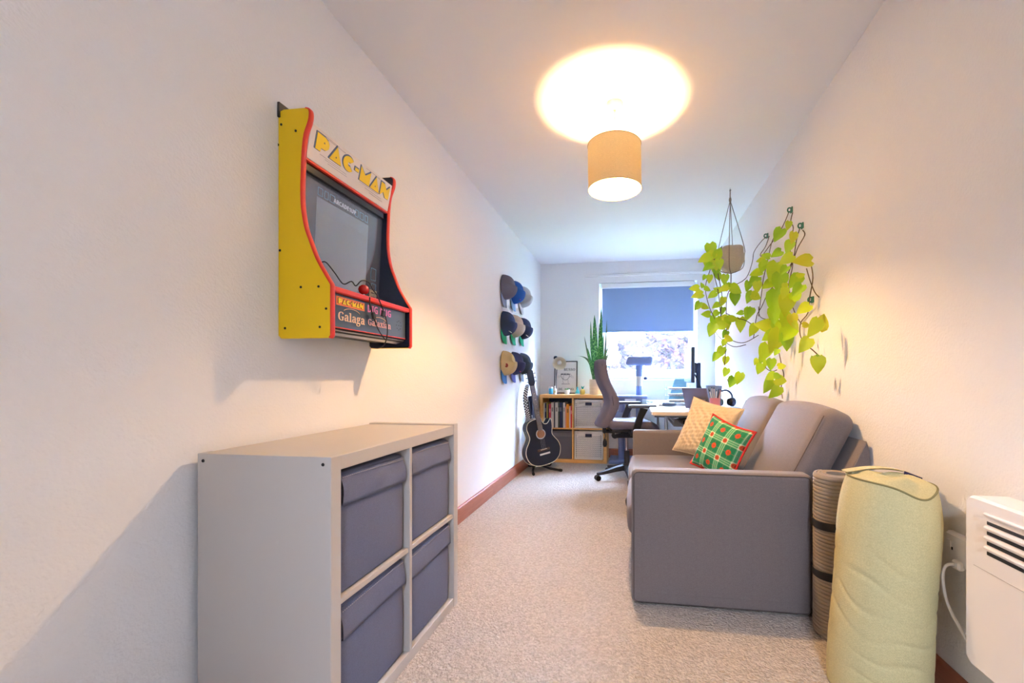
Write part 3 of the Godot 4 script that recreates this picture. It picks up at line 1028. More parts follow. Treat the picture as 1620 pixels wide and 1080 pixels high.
	var slate := mat(rgb(62, 74, 88), 0.28)
	var fb := box(t, "front_board", slate, Vector3(0.1735, 0.096, -0.004), Vector3(0.004, 0.112, iw - 0.02), 0.0008)
	box(t, "board_lip", M.red_trim, Vector3(0.1745, 0.040, 0), Vector3(0.003, 0.003, iw - 0.012), 0.0005)
	var under := box(t, "underside", M.steel, Vector3(0.150, 0.026, 0), Vector3(0.04, 0.004, iw - 0.01), 0.001)
	under.rotation.z = 0.35
	var tb := Basis(Vector3.UP, PI / 2)
	var ox := 0.1757
	var orange := mat(rgb(238, 120, 44), 0.4)
	box(t, "logo_plate", orange, Vector3(ox, 0.131, 0.130), Vector3(0.001, 0.030, 0.150), 0.0)
	block_word(t, "PAC-MAN", 0.132, 0.018, lf, mat(rgb(90, 60, 30), 0.5), Transform3D(tb, Vector3(ox + 0.0006, 0.122, 0.196)))
	text(t, "lettering", "DIG DUG", 0.027, mat(rgb(214, 110, 160), 0.4), Transform3D(tb, Vector3(ox, 0.130, -0.04)))
	text(t, "lettering", "Galaga", 0.030, mat(rgb(232, 190, 150), 0.4), Transform3D(tb, Vector3(ox, 0.080, 0.125)), true)
	text(t, "lettering", "Galaxian", 0.024, mat(rgb(222, 160, 150), 0.4), Transform3D(tb, Vector3(ox, 0.080, -0.04)), true)
	for q in [[0.125, 0.104], [-0.04, 0.098]]:
		var arc := []
		for i in 13:
			var a := deg_to_rad(lerpf(160, 20, i / 12.0))
			arc.append(Vector3(ox + 0.0005, q[1] - 0.008 + 0.016 * sin(a), q[0] - 0.045 * cos(a)))
		tube(t, "logo_swoosh", mat(rgb(232, 180, 140), 0.4), arc, 0.0012, 6)
	for i in 9:
		var a := TAU * i / 8.0
		var r := 0.0 if i == 8 else 0.017
		lathe(t, "speaker_hole", M.black, [Vector2(0.0022, 0), Vector2(0.0022, 0.0006), Vector2(0, 0.0006)], 10, Transform3D(Basis(Vector3(0, 0, 1), -PI / 2), Vector3(ox - 0.0003, 0.092 + r * sin(a) * 1.1, -0.175 + r * cos(a))))
	# joystick
	var js := Node3D.new()
	js.name = "joystick"
	t.add_child(js)
	var jp := at_x(575, 457, XL + 0.13) - t.position
	js.position = Vector3(0.13, 0.166, jp.z)
	lathe(js, "ball_top", mat(rgb(206, 20, 16), 0.2), [Vector2(0, 0.026), Vector2(0.009, 0.0275), Vector2(0.0165, 0.034), Vector2(0.0195, 0.0445), Vector2(0.0165, 0.055), Vector2(0.009, 0.0615), Vector2(0, 0.063)], 20)
	lathe(js, "shaft", M.chrome, [Vector2(0.005, 0), Vector2(0.005, 0.03)], 12)
	lathe(js, "dust_washer", M.black, [Vector2(0.02, 0), Vector2(0.018, 0.004), Vector2(0.005, 0.005)], 20)
	for i in 3:
		lathe(t, "push_button", M.red_trim if i < 2 else white, [Vector2(0.014, 0), Vector2(0.014, 0.006), Vector2(0.01, 0.010), Vector2(0, 0.011)], 16, ident(Vector3(0.11, 0.163, -0.06 - i * 0.045)))
	# usb leads that hang over the deck
	var cb := thing("usb_lead", "black lead looping over the arcade controls and hanging below", "cable", P(XL + 0.17, 1.11, 1.6))
	var pts := []
	for q in [[508, 415, 0.055], [516, 415, 0.07], [530, 432, 0.08], [543, 449, 0.10], [556, 445, 0.12], [563, 452, 0.14], [572, 444, 0.15], [583, 446, 0.16], [590, 458, 0.17], [597, 468, 0.195], [604, 485, 0.196], [611, 505, 0.196], [613, 525, 0.196], [609, 543, 0.18], [600, 550, 0.16], [589, 550, 0.14]]:
		pts.append(at_x(q[0], q[1], XL + q[2] + 0.004) - cb.position)
	tube(cb, "cable", M.black, spline3(pts, 5), 0.0022, 8)
	var pts2 := []
	for q in [[585, 470, 0.196], [585, 482, 0.188], [588, 492, 0.186], [592, 503, 0.186], [598, 520, 0.186], [607, 534, 0.186], [611, 538, 0.186]]:
		pts2.append(at_x(q[0], q[1], XL + q[2] + 0.004) - cb.position)
	tube(cb, "cable", M.black, spline3(pts2, 5), 0.0022, 8)
	for q in [[591, 499, 0.188, 0.3], [606, 496, 0.199, -0.25]]:
		var o := box(cb, "plug", M.black, at_x(q[0], q[1], XL + q[2] + 0.004) - cb.position, Vector3(0.010, 0.026, 0.018), 0.003)
		o.rotation.x = q[3]
	var pp := at_x(517, 445, XL + 0.09) - cb.position

# ---------------------------------------------------------------- sofa
func build_sofa() -> void:
	var d0 := 1.815
	var d1 := 3.285
	var t := thing("sofa", "grey brown velvet two seat sofa with thin arms against the wall", "sofa", P(0.45, 0, (d0 + d1) / 2))
	var hl := (d1 - d0) / 2
	# local: x -0.464 front .. 0.48 wall, z +hl near end
	var fx := -0.464
	for s in [1, -1]:
		var arm := soft(t, "arm", M.sofa, Vector3(fx + 0.362, 0.292, s * (hl - 0.045)), Vector3(0.724, 0.568, 0.09), 0.022, 8, 3)
		# piping round the outer face
		var ring := []
		for v in round_rect(0.724 - 0.022, 0.568 - 0.018, 0.02, 3):
			ring.append(Vector3(v.x, v.y, s * 0.0405))
		var st := new_st()
		a_tube(st, ring, 0.003, 6, true)
		put(fin(st), "piping", M.sofa_piping, arm)
		# hem fold near the floor
		box(arm, "hem", M.sofa, Vector3(0, -0.235, s * 0.0452), Vector3(0.68, 0.003, 0.002), 0.0005)
		for x in [-0.3, 0.3]:
			lathe(arm, "foot", M.black, [Vector2(0.018, -0.291), Vector2(0.02, -0.28), Vector2(0.018, -0.27)], 12, ident(Vector3(x, 0, -s * 0.01)))
	# base and front rail
	soft(t, "base", M.sofa, Vector3(fx + 0.40, 0.14, 0), Vector3(0.76, 0.24, 2 * hl - 0.18), 0.02, 4, 3)
	for s in [1, -1]:
		var ln := hl - 0.092
		var puff := func(p: Vector3) -> Vector3:
			var u := clampf(p.x / 0.36, -1, 1)
			var v := clampf(p.z / (ln / 2), -1, 1)
			if p.y > 0:
				p.y += 0.022 * (1 - u * u) * (1 - v * v)
			if p.x < -0.2:
				p.x -= 0.012 * (1 - v * v)
			return p
		var sc := soft(t, "seat_cushion", M.sofa, Vector3(fx + 0.335, 0.325, s * (ln / 2 + 0.001)), Vector3(0.70, 0.15, ln), 0.045, 10, 4, puff)
	# back frame
	var bp := PackedVector2Array([Vector2(0.262, 0.03), Vector2(0.478, 0.03), Vector2(0.478, 0.62), Vector2(0.475, 0.68), Vector2(0.464, 0.715), Vector2(0.385, 0.555), Vector2(0.31, 0.40), Vector2(0.262, 0.38)])
	extrude(t, "back_frame", M.sofa, bp, 2 * hl - 0.03, 0.004)
	# back cushions: leaning slabs with rounded tops
	for s in [1, -1]:
		var ln := hl - 0.092
		var lean := func(p: Vector3) -> Vector3:
			var v := clampf(p.z / (ln / 2), -1, 1)
			var u := clampf(p.y / 0.24, -1, 1)
			if p.x < 0:
				p.x -= 0.030 * (1 - v * v) * (1 - 0.6 * u * u)
			p.y += 0.016 * (1 - v * v) * maxf(0, u)
			return p
		var bc := soft(t, "back_cushion", M.sofa, Vector3(0.312, 0.595, s * (ln / 2 + 0.001)), Vector3(0.135, 0.50, ln), 0.05, 10, 4, lean)
		bc.rotation.z = -0.46
		# seam along the outer end
		var pts := []
		for q in 12:
			pts.append(Vector3(-0.066, lerpf(-0.2, 0.205, q / 11.0), s * (ln / 2 - 0.018)))
		tube(bc, "seam", M.sofa_piping, pts, 0.002, 6)
	# pull strap of the sofa bed at the front
	tube(t, "pull_strap", M.black, spline3([Vector3(fx - 0.012, 0.34, hl - 0.5), Vector3(fx - 0.03, 0.30, hl - 0.5), Vector3(fx - 0.02, 0.26, hl - 0.5), Vector3(fx + 0.0, 0.25, hl - 0.5)], 4), 0.006, 8)

# ---------------------------------------------------------------- cushions
func pillow_mesh(w: float, h: float, th: float, n: int, relief: float, corner := 0.10) -> ArrayMesh:
	var st := new_st()
	st.set_smooth_group(0)
	for side in [1.0, -1.0]:
		var g := []
		for j in n + 1:
			var row := []
			for i in n + 1:
				var u := -1.0 + 2.0 * i / n
				var v := -1.0 + 2.0 * j / n
				var x := w / 2 * u * (1.0 - corner * (1 - v * v) * absf(u))
				var y := h / 2 * v * (1.0 - corner * (1 - u * u) * absf(v))
				var e := maxf(0.0, (1 - u * u) * (1 - v * v))
				var z := th / 2 * pow(e, 0.42)
				if relief > 0.0:
					z += relief * sqrt(e) * (sin((u * 9.0 + v * 9.0) * 2.2 + 0.8 * sin(v * 12.0)) * (0.6 + 0.4 * sin(u * 31.0 - v * 27.0)))
				row.append(Vector3(x, y, z * side))
			g.append(row)
		for j in n:
			for i in n:
				var uv := []
				for q in [[i, j], [i + 1, j], [i + 1, j + 1], [i, j + 1]]:
					uv.append(Vector2(float(q[0]) / n, 1.0 - float(q[1]) / n))
				uvtri(st, [g[j][i], g[j][i + 1], g[j + 1][i + 1]], [uv[0], uv[1], uv[2]], Vector3(0, 0, side))
				uvtri(st, [g[j][i], g[j + 1][i + 1], g[j + 1][i]], [uv[0], uv[2], uv[3]], Vector3(0, 0, side))
	return fin(st)
func plaid_tex() -> ImageTexture:
	var n := 320
	var im := Image.create(n, n, false, Image.FORMAT_RGB8)
	var green := rgb(18, 118, 76)
	var mid := rgb(104, 172, 112)
	var cream := rgb(236, 226, 196)
	var red := rgb(214, 96, 84)
	var per := 106.0
	var band := func(t: float) -> float:     # 0 green, 1 pale band, 2 cream line, 3 red line
		var q := fmod(t + 20.0, per)
		if q < 38:
			if q > 4 and q < 9 or q > 29 and q < 34:
				return 2.0
			if q > 17 and q < 21:
				return 2.0
			return 1.0
		if q > 70 and q < 73:
			return 3.0
		return 0.0
	for y in n:
		for x in n:
			var a: float = band.call(float(x))
			var b: float = band.call(float(y))
			var c := green
			for k in [a, b]:
				if k == 1.0:
					c = c.lerp(mid, 0.62)
				elif k == 2.0:
					c = c.lerp(cream, 0.62)
				elif k == 3.0:
					c = c.lerp(red, 0.55)
			if a > 0.5 and b > 0.5 and a < 2.5 and b < 2.5:
				c = c.lerp(cream, 0.55)
			im.set_pixel(x, y, c)
	var spot := func(cx: float, cy: float, r: float) -> void:
		for y in range(int(cy - r), int(cy + r) + 1):
			for x in range(int(cx - r), int(cx + r) + 1):
				if x < 0 or y < 0 or x >= n or y >= n:
					continue
				var d := Vector2(x - cx, y - cy).length()
				if d <= r:
					var c := rgb(232, 84, 40)
					if d > r * 0.80 and d < r * 0.92 or (absf(x - cx) < 1.2 and d < r * 0.6) or (absf(y - cy) < 1.2 and d < r * 0.6) or absf(d - r * 0.55) < 1.0:
						c = rgb(120, 60, 28)
					im.set_pixel(x, y, c)
	for j in 4:
		for i in 4:
			spot.call(i * per + 51.0 - 53.0, j * per + 51.0 - 53.0, 14.0)
			spot.call(i * per + 51.0, j * per + 51.0, 16.0)
	return ImageTexture.create_from_image(im)
func outline_tube(parent: Node3D, m: Material, w: float, h: float, r: float, corner := 0.10) -> void:
	var pts := []
	var n := 14
	for e in 4:
		for i in n:
			var s := -1.0 + 2.0 * i / n
			var u: float = [s, 1.0, -s, -1.0][e]
			var v: float = [-1.0, s, 1.0, -s][e]
			pts.append(Vector3(w / 2 * u * (1.0 - corner * (1 - v * v) * absf(u)), h / 2 * v * (1.0 - corner * (1 - u * u) * absf(v)), 0))
	var st := new_st()
	a_tube(st, pts, r, 6, true)
	put(fin(st), "piping", m, parent)

func build_cushions() -> void:
	var cream := grainy(mat(rgb(228, 204, 168), 0.95), "fuzz", "weave", 10.0, 0.1)
	var a := thing("knit_cushion", "cream cable knit square cushion leaning at the far sofa arm", "cushion", Vector3.ZERO)
	put(pillow_mesh(0.37, 0.40, 0.15, 72, 0.010), "cover", cream, a)
	outline_tube(a, cream, 0.37, 0.40, 0.005)
	a.basis = Basis(Vector3.UP, -0.62) * Basis(Vector3.RIGHT, -0.40) * Basis(Vector3.BACK, -0.20)
	a.position = P(0.475, 0.62, 2.90)
	var pm := mat(Color.WHITE, 0.9)
	pm.albedo_texture = plaid_tex()
	var b := thing("plaid_cushion", "small green plaid cushion with red piping and orange spots", "cushion", Vector3.ZERO)
	put(pillow_mesh(0.315, 0.315, 0.12, 28, 0.0), "cover", pm, b)
	outline_tube(b, mat(rgb(206, 40, 32), 0.7), 0.32, 0.32, 0.006)
	b.basis = Basis(Vector3.UP, -0.92) * Basis(Vector3.RIGHT, -0.35) * Basis(Vector3.BACK, -0.24)
	b.position = P(0.475, 0.575, 2.44)

# ---------------------------------------------------------------- rolled mat and bolster
func build_mat_and_bolster() -> void:
	var foam := mat(rgb(150, 134, 116), 0.85)
	var t := thing("rolled_mat", "rolled ribbed grey brown exercise mat with two black straps", "mat", P(0.757, 0, 1.727))
	var h := 0.605
	var st := new_st()
	# outer turn with ribs
	var prof := []
	var ribs := 44
	for i in ribs:
		var y0 := 0.004 + (h - 0.008) * i / ribs
		var p := (h - 0.008) / ribs
		prof.append(Vector2(0.0755, y0))
		prof.append(Vector2(0.079, y0 + p * 0.25))
		prof.append(Vector2(0.0795, y0 + p * 0.5))
		prof.append(Vector2(0.079, y0 + p * 0.75))
	prof.append(Vector2(0.0755, h))
	a_lathe(st, ident(), prof, 40)
	put(fin(st), "outer_layer", foam, t)
	# the spiral seen on top
	st = new_st()
	var turns := 3.6
	var seg := 110
	st.set_smooth_group(0)
	for i in seg:
		var q := []
		for j in [i, i + 1]:
			var f := float(j) / seg
			var a := f * turns * TAU + 0.6
			var r := lerpf(0.030, 0.0685, f)
			q.append([Vector3(cos(a), 0, sin(a)), r])
		for side in 2:
			var ro: float = 0.0 if side == 0 else 0.0085
			var a0: Vector3 = q[0][0] * (q[0][1] + ro)
			var a1: Vector3 = q[1][0] * (q[1][1] + ro)
			st.set_smooth_group(side + 1)
			quad(st, a0 + Vector3.UP * 0.3, a1 + Vector3.UP * 0.3, a1 + Vector3.UP * h, a0 + Vector3.UP * h, q[0][0] * (1 if side == 1 else -1))
		st.set_smooth_group(3)
		quad(st, q[0][0] * q[0][1] + Vector3.UP * h, q[1][0] * q[1][1] + Vector3.UP * h, q[1][0] * (q[1][1] + 0.0085) + Vector3.UP * h, q[0][0] * (q[0][1] + 0.0085) + Vector3.UP * h, Vector3.UP)
	st.set_smooth_group(-1)
	put(fin(st), "spiral", foam, t)
	for y in [0.425, 0.245]:
		lathe(t, "strap", M.rubber, [Vector2(0.0795, -0.016), Vector2(0.0815, -0.015), Vector2(0.0815, 0.015), Vector2(0.0795, 0.016)], 40, Transform3D(Basis(Vector3(0.2, 0, 1).normalized(), 0.10 if y > 0.3 else 0.16), Vector3(0, y, 0)).scaled_local(Vector3(1.02, 1, 1.0)))
	# bolster
	var cot := grainy(mat(rgb(214, 202, 150), 0.95), "fuzz", "weave", 9.0, 0.06)
	var b := thing("bolster_cushion", "upright pale olive cotton bolster cushion beside the heater", "cushion", P(0.738, 0, 1.43))
	b.basis = Basis(Vector3.BACK, -0.062)
	var R := 0.133
	var H := 0.655
	st = new_st()
	st.set_smooth_group(0)
	var nu := 72
	var nv := 160
	var g := []
	for j in nv + 1:
		var row := []
		for i in nu:
			var f := float(j) / nv
			var a := TAU * i / nu
			var y := H * f
			var bulge := 1.0 - 0.16 * pow(absf(f - 0.42) * 1.75, 5.0)
			var r := R * bulge
			# creases that slant round the body
			var cr := sin(y * 88.0 + 2.6 * sin(a * 1.0 + 0.7) + 1.3 * sin(a * 2.0 + y * 13.0) + 0.8 * sin(a * 5.0 - y * 17.0))
			var band := smoothstep(0.02, 0.2, f) * (1.0 - smoothstep(0.6, 0.82, f))
			r += -0.0032 * pow(maxf(0, cr), 4.0) * band * (0.6 + 0.4 * sin(a * 3.0 + y * 20.0))
			r += 0.0025 * sin(a * 2.0 + y * 11.0)
			# sag of the top edge towards the camera
			var dipa := exp(-pow(wrapf(a - 1.25, -PI, PI) / 0.55, 2.0))
			var yy := y - (0.030 * dipa * smoothstep(0.75, 1.0, f))
			row.append(Vector3(cos(a) * r, yy, sin(a) * r))
		g.append(row)
	for j in nv:
		for i in nu:
			var i2 := (i + 1) % nu
			quad(st, g[j][i], g[j][i2], g[j + 1][i2], g[j + 1][i], Vector3(cos(TAU * (i + 0.5) / nu), 0, sin(TAU * (i + 0.5) / nu)))
	put(fin(st), "cover", cot, b)
	st = new_st()
	st.set_smooth_group(0)
	var rim: Array = g[nv]
	var nr := 12
	var cap := []
	for q in nr + 1:
		var row := []
		for i in nu:
			var f := float(q) / nr
			var v: Vector3 = rim[i]
			var p := Vector3(v.x * (1 - f), lerpf(v.y, H + 0.004, smoothstep(0.0, 0.6, f)), v.z * (1 - f))
			p.y += 0.006 * sin(f * PI) * sin(TAU * i / nu * 3.0 + f * 7.0) + 0.010 * sin(f * PI)
			row.append(p)
		cap.append(row)
	for q in nr:
		for i in nu:
			quad(st, cap[q][i], cap[q][(i + 1) % nu], cap[q + 1][(i + 1) % nu], cap[q + 1][i], Vector3.UP)
	put(fin(st), "end_panel", cot, b)
	st = new_st()
	a_tube(st, rim, 0.003, 6, true)
	put(fin(st), "piping", mat(rgb(132, 124, 82), 0.9), b)
	# carrying handle across the top and the dark woven tag on it
	var hp := []
	for i in 15:
		var f := i / 14.0
		hp.append(Vector3(lerpf(-0.11, 0.125, f), H + 0.006 + 0.022 * sin(f * PI), -0.045))
	st = new_st()
	st.set_smooth_group(0)
	for i in 14:
		for k in 2:
			var off := Vector3(0, 0.0015 if k == 0 else -0.0015, 0)
			quad(st, hp[i] + off + Vector3(0, 0, 0.02), hp[i + 1] + off + Vector3(0, 0, 0.02), hp[i + 1] + off - Vector3(0, 0, 0.02), hp[i] + off - Vector3(0, 0, 0.02), Vector3.UP if k == 0 else Vector3.DOWN)
	put(fin(st), "handle", cot, b)
	var tg := box(b, "woven_tag", mat(rgb(44, 36, 70), 0.9), Vector3(0.075, H + 0.014, -0.018), Vector3(0.05, 0.012, 0.002), 0.0005)
	tg.rotation = Vector3(-0.5, 0, -0.35)

# ---------------------------------------------------------------- heater and socket
func build_heater() -> void:
	var t := thing("panel_heater", "white wall panel heater with slotted grille at its top", "heater", P(XR, 0.25, 0.86))
	# local: x towards the wall is +, front at -0.1; z +: towards the door
	var rr := round_rect(0.70, 0.425, 0.028, 5)
	var body := mat(rgb(246, 240, 234), 0.35)
	extrude(t, "casing", body, rr, 0.085, 0.006, Transform3D(Basis(Vector3.UP, -PI / 2), Vector3(-0.0575, 0.2125, 0)))
	box(t, "wall_bracket", M.steel, Vector3(-0.0075, 0.21, 0.0), Vector3(0.015, 0.2, 0.4), 0.001)
	# grille slots
	for k in 4:
		var y := 0.372 - k * 0.024
		box(t, "grille_slot", M.dark_plastic, Vector3(-0.1002, y, -0.0), Vector3(0.002, 0.0085, 0.56), 0.001)
		if k < 3:
			var lv := box(t, "louvre", body, Vector3(-0.103, y - 0.012, 0), Vector3(0.008, 0.009, 0.565), 0.002)
			lv.rotation.z = 0.35
	box(t, "seam", mat(rgb(200, 192, 184), 0.5), Vector3(-0.1001, 0.255, 0), Vector3(0.001, 0.0015, 0.64), 0.0)
	box(t, "grille_hood", body, Vector3(-0.102, 0.392, 0), Vector3(0.008, 0.006, 0.57), 0.002)
	# socket with the heater's lead
	var s := thing("wall_socket", "white wall socket half hidden behind the panel heater", "socket", P(XR, 0.475, 1.355))
	box(s, "back_box", M.white_plastic, Vector3(-0.009, 0, 0), Vector3(0.018, 0.088, 0.088), 0.004)
	box(s, "face_plate", M.white_plastic, Vector3(-0.020, 0, 0), Vector3(0.006, 0.082, 0.082), 0.003)
	box(s, "switch", M.white_plastic, Vector3(-0.024, 0.012, -0.022), Vector3(0.004, 0.02, 0.012), 0.001)
	box(s, "slot", M.black, Vector3(-0.0235, 0.0, -0.012), Vector3(0.002, 0.008, 0.004), 0.0)
	var l := thing("heater_lead", "white flex running from the wall socket down behind the heater", "cable", P(XR - 0.03, 0.26, 1.32))
	var p := []
	for q in [Vector3(0.012, 0.175, -0.02), Vector3(-0.012, 0.178, -0.024), Vector3(-0.024, 0.165, -0.03), Vector3(-0.026, 0.13, -0.034), Vector3(-0.024, 0.07, -0.02), Vector3(-0.018, 0.02, 0.02), Vector3(-0.01, -0.02, 0.06), Vector3(-0.0, -0.02, 0.12)]:
		p.append(q)
	tube(l, "flex", M.white_plastic, spline3(p, 5), 0.0042, 10)
	box(l, "plug", M.white_plastic, Vector3(0.004, 0.178, -0.02), Vector3(0.02, 0.026, 0.03), 0.005)

# ---------------------------------------------------------------- oak bookcase, books, baskets
func build_bookcase() -> void:
	var x0 := -1.087
	var w := 0.775
	var dp := 0.385
	var df := 4.765
	var t := thing("bookcase", "oak veneer four cube bookcase below the coffee poster", "bookcase", P(x0 + w / 2, 0, df + dp / 2))
	var th := 0.038
	# local: x along the wall, z + is the front
	for s in [-1, 1]:
		box(t, "side_panel", M.oak, Vector3(s * (w / 2 - th / 2), w / 2, 0), Vector3(th, w, dp), 0.0015)
	box(t, "top_panel", M.oak, Vector3(0, w - th / 2, 0.0005), Vector3(w - 2 * th, th, dp + 0.001), 0.0015)
	box(t, "bottom_panel", M.oak, Vector3(0, th / 2, 0), Vector3(w - 2 * th, th, dp), 0.0015)
	box(t, "divider", M.oak, Vector3(0, w / 2, 0), Vector3(0.018, w - 2 * th, dp - 0.001), 0.001)
	var ln := w / 2 - th - 0.009
	for s in [-1, 1]:
		box(t, "shelf", M.oak, Vector3(s * (0.009 + ln / 2), w / 2, 0), Vector3(ln, 0.016, dp - 0.002), 0.001)
	box(t, "back_panel", mat(rgb(86, 100, 122), 0.8), Vector3(0, w / 2, -dp / 2 + 0.004), Vector3(w - 2 * th, w - 2 * th, 0.004), 0.0)
	# books: width, height, colour, label
	var books := [
		[0.013, 0.285, rgb(236, 232, 220), "thin white book, first on the oak shelf beside the guitar"],
		[0.021, 0.28, rgb(32, 46, 82), "navy book standing next to the thin white book"],
		[0.014, 0.285, rgb(206, 186, 88), "thin pale yellow book on the oak shelf"],
		[0.012, 0.262, rgb(38, 36, 34), "narrow black book beside the rose red book"],
		[0.026, 0.272, rgb(206, 62, 72), "rose red book with scuffed spine on the oak shelf"],
		[0.031, 0.29, rgb(220, 210, 196), "thick cream book beside the rose red book"],
		[0.015, 0.29, rgb(64, 66, 70), "charcoal book squeezed between two thick cream books"],
		[0.034, 0.29, rgb(226, 218, 206), "thick cream book beside the green black book"],
		[0.020, 0.292, rgb(62, 74, 66), "dark green black book with yellow mark on its spine"],
		[0.022, 0.292, rgb(30, 44, 92), "deep blue book next to the green black book"],
		[0.016, 0.292, rgb(46, 58, 76), "slate book next to the deep blue book"],
		[0.022, 0.29, rgb(214, 208, 206), "pale grey book beside the salmon book"],
		[0.014, 0.245, rgb(232, 158, 128), "short salmon book beside the orange book"],
		[0.033, 0.272, rgb(238, 148, 20), "bright orange book with dark lower spine"],
		[0.015, 0.248, rgb(238, 216, 196), "short cream book between the orange and red books"],
		[0.021, 0.25, rgb(214, 40, 36), "bright red book, last on the oak shelf"],
	]
	var x := x0 + th + 0.004
	var page := mat(rgb(236, 228, 210), 0.9)
	for q in books:
		var dpt := 0.21
		var b := thing("book", q[3], "book", P(x + q[0] / 2, w / 2 + 0.008, df + 0.028 + dpt / 2), 0.0, "books on the oak shelf")
		var cov := mat(q[2], 0.55)
		box(b, "spine", cov, Vector3(0, q[1] / 2, dpt / 2 - 0.0015), Vector3(q[0] - 0.001, q[1], 0.003), 0.0008)
		for s in [-1, 1]:
			box(b, "cover", cov, Vector3(s * (q[0] / 2 - 0.0015), q[1] / 2, -0.002), Vector3(0.002, q[1], dpt - 0.004), 0.0)
		box(b, "pages", page, Vector3(0, q[1] / 2, -0.004), Vector3(q[0] - 0.004, q[1] - 0.008, dpt - 0.012), 0.0)
		if q[0] > 0.018:
			box(b, "title_band", mat(q[2].lerp(Color.WHITE if q[2].get_luminance() < 0.4 else rgb(60, 50, 50), 0.45), 0.6), Vector3(0, q[1] * 0.72, dpt / 2), Vector3(q[0] * 0.5, q[1] * 0.16, 0.0012), 0.0)
		x += q[0] + 0.0005
	# grey fabric drawer, lower left
	var gb := thing("fabric_box", "plain grey fabric storage box in the oak bookcase", "box", P(x0 + th + ln / 2, th + 0.001, df + 0.02 + 0.17))
	soft(gb, "body", mat(rgb(106, 102, 110), 0.9), Vector3(0, 0.163, 0), Vector3(ln - 0.006, 0.325, 0.34), 0.008, 3, 2)
	var cuff := soft(gb, "cuff", mat(rgb(112, 108, 116), 0.9), Vector3(0, 0.28, 0.169), Vector3(ln - 0.012, 0.05, 0.008), 0.004, 4, 2)
	# two wicker baskets
	var wick := mat(rgb(250, 245, 238), 0.7)
	for row in 2:
		var yb := th + 0.001 if row == 1 else w / 2 + 0.009
		var bk := thing("wicker_basket", ["white woven basket on the upper shelf of the oak bookcase", "white woven basket on the lower shelf of the oak bookcase"][row], "basket", P(x0 + w - th - ln / 2, yb, df + 0.014 + 0.17), 0.0, "white baskets in the oak bookcase")
		var bw := ln - 0.016
		var bh := 0.318
		# woven front with a real handle hole
		var st := new_st()
		st.set_smooth_group(0)
		var nx := 26
		var ny := 30
		var cx := bw / nx
		var cy := bh / ny
		for j in ny:
			for i in nx:
				var u := (i + 0.5) * cx - bw / 2
				var v := (j + 0.5) * cy
				if absf(u) < 0.038 and absf(v - (bh - 0.042)) < 0.017:
					continue
				var over := (i + j) % 2 == 0
				var zz := 0.17 + (0.003 if over else 0.0)
				a_box(st, ident(Vector3(u, v, zz)), Vector3(cx * (1.12 if over else 0.8), cy * (0.74 if over else 0.95), 0.007), 0.0018)
		var fr := put(fin(st), "woven_front", wick, bk)
		fr.set_meta("kind", "stuff")
		for s in [-1, 1]:
			box(bk, "side_wall", wick, Vector3(s * (bw / 2 - 0.004), bh / 2, 0), Vector3(0.008, bh, 0.335), 0.002)
		box(bk, "rear_wall", wick, Vector3(0, bh / 2, -0.163), Vector3(bw, bh, 0.008), 0.002)
		box(bk, "bottom", wick, Vector3(0, 0.005, 0), Vector3(bw - 0.016, 0.008, 0.32), 0.001)
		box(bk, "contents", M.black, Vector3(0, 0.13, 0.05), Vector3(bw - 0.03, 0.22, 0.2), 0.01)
		for s in [-1, 1]:
			var hl := new_st()
			for j in 13:
				a_box(hl, ident(Vector3(s * (bw / 2 - 0.022), 0.03 + j * 0.0205, 0.1755)), Vector3(0.007, 0.009, 0.002), 0.0005)
			var ho := put(fin(hl), "lacing_gaps", M.dark_plastic, bk)
			ho.set_meta("kind", "stuff")
		var rim := box(bk, "rim", wick, Vector3(0, bh + 0.002, 0.17), Vector3(bw, 0.008, 0.014), 0.003)
		box(bk, "handle_plate", mat(rgb(40, 46, 76), 0.4), Vector3(0, bh - 0.042, 0.166), Vector3(0.074, 0.032, 0.004), 0.001)

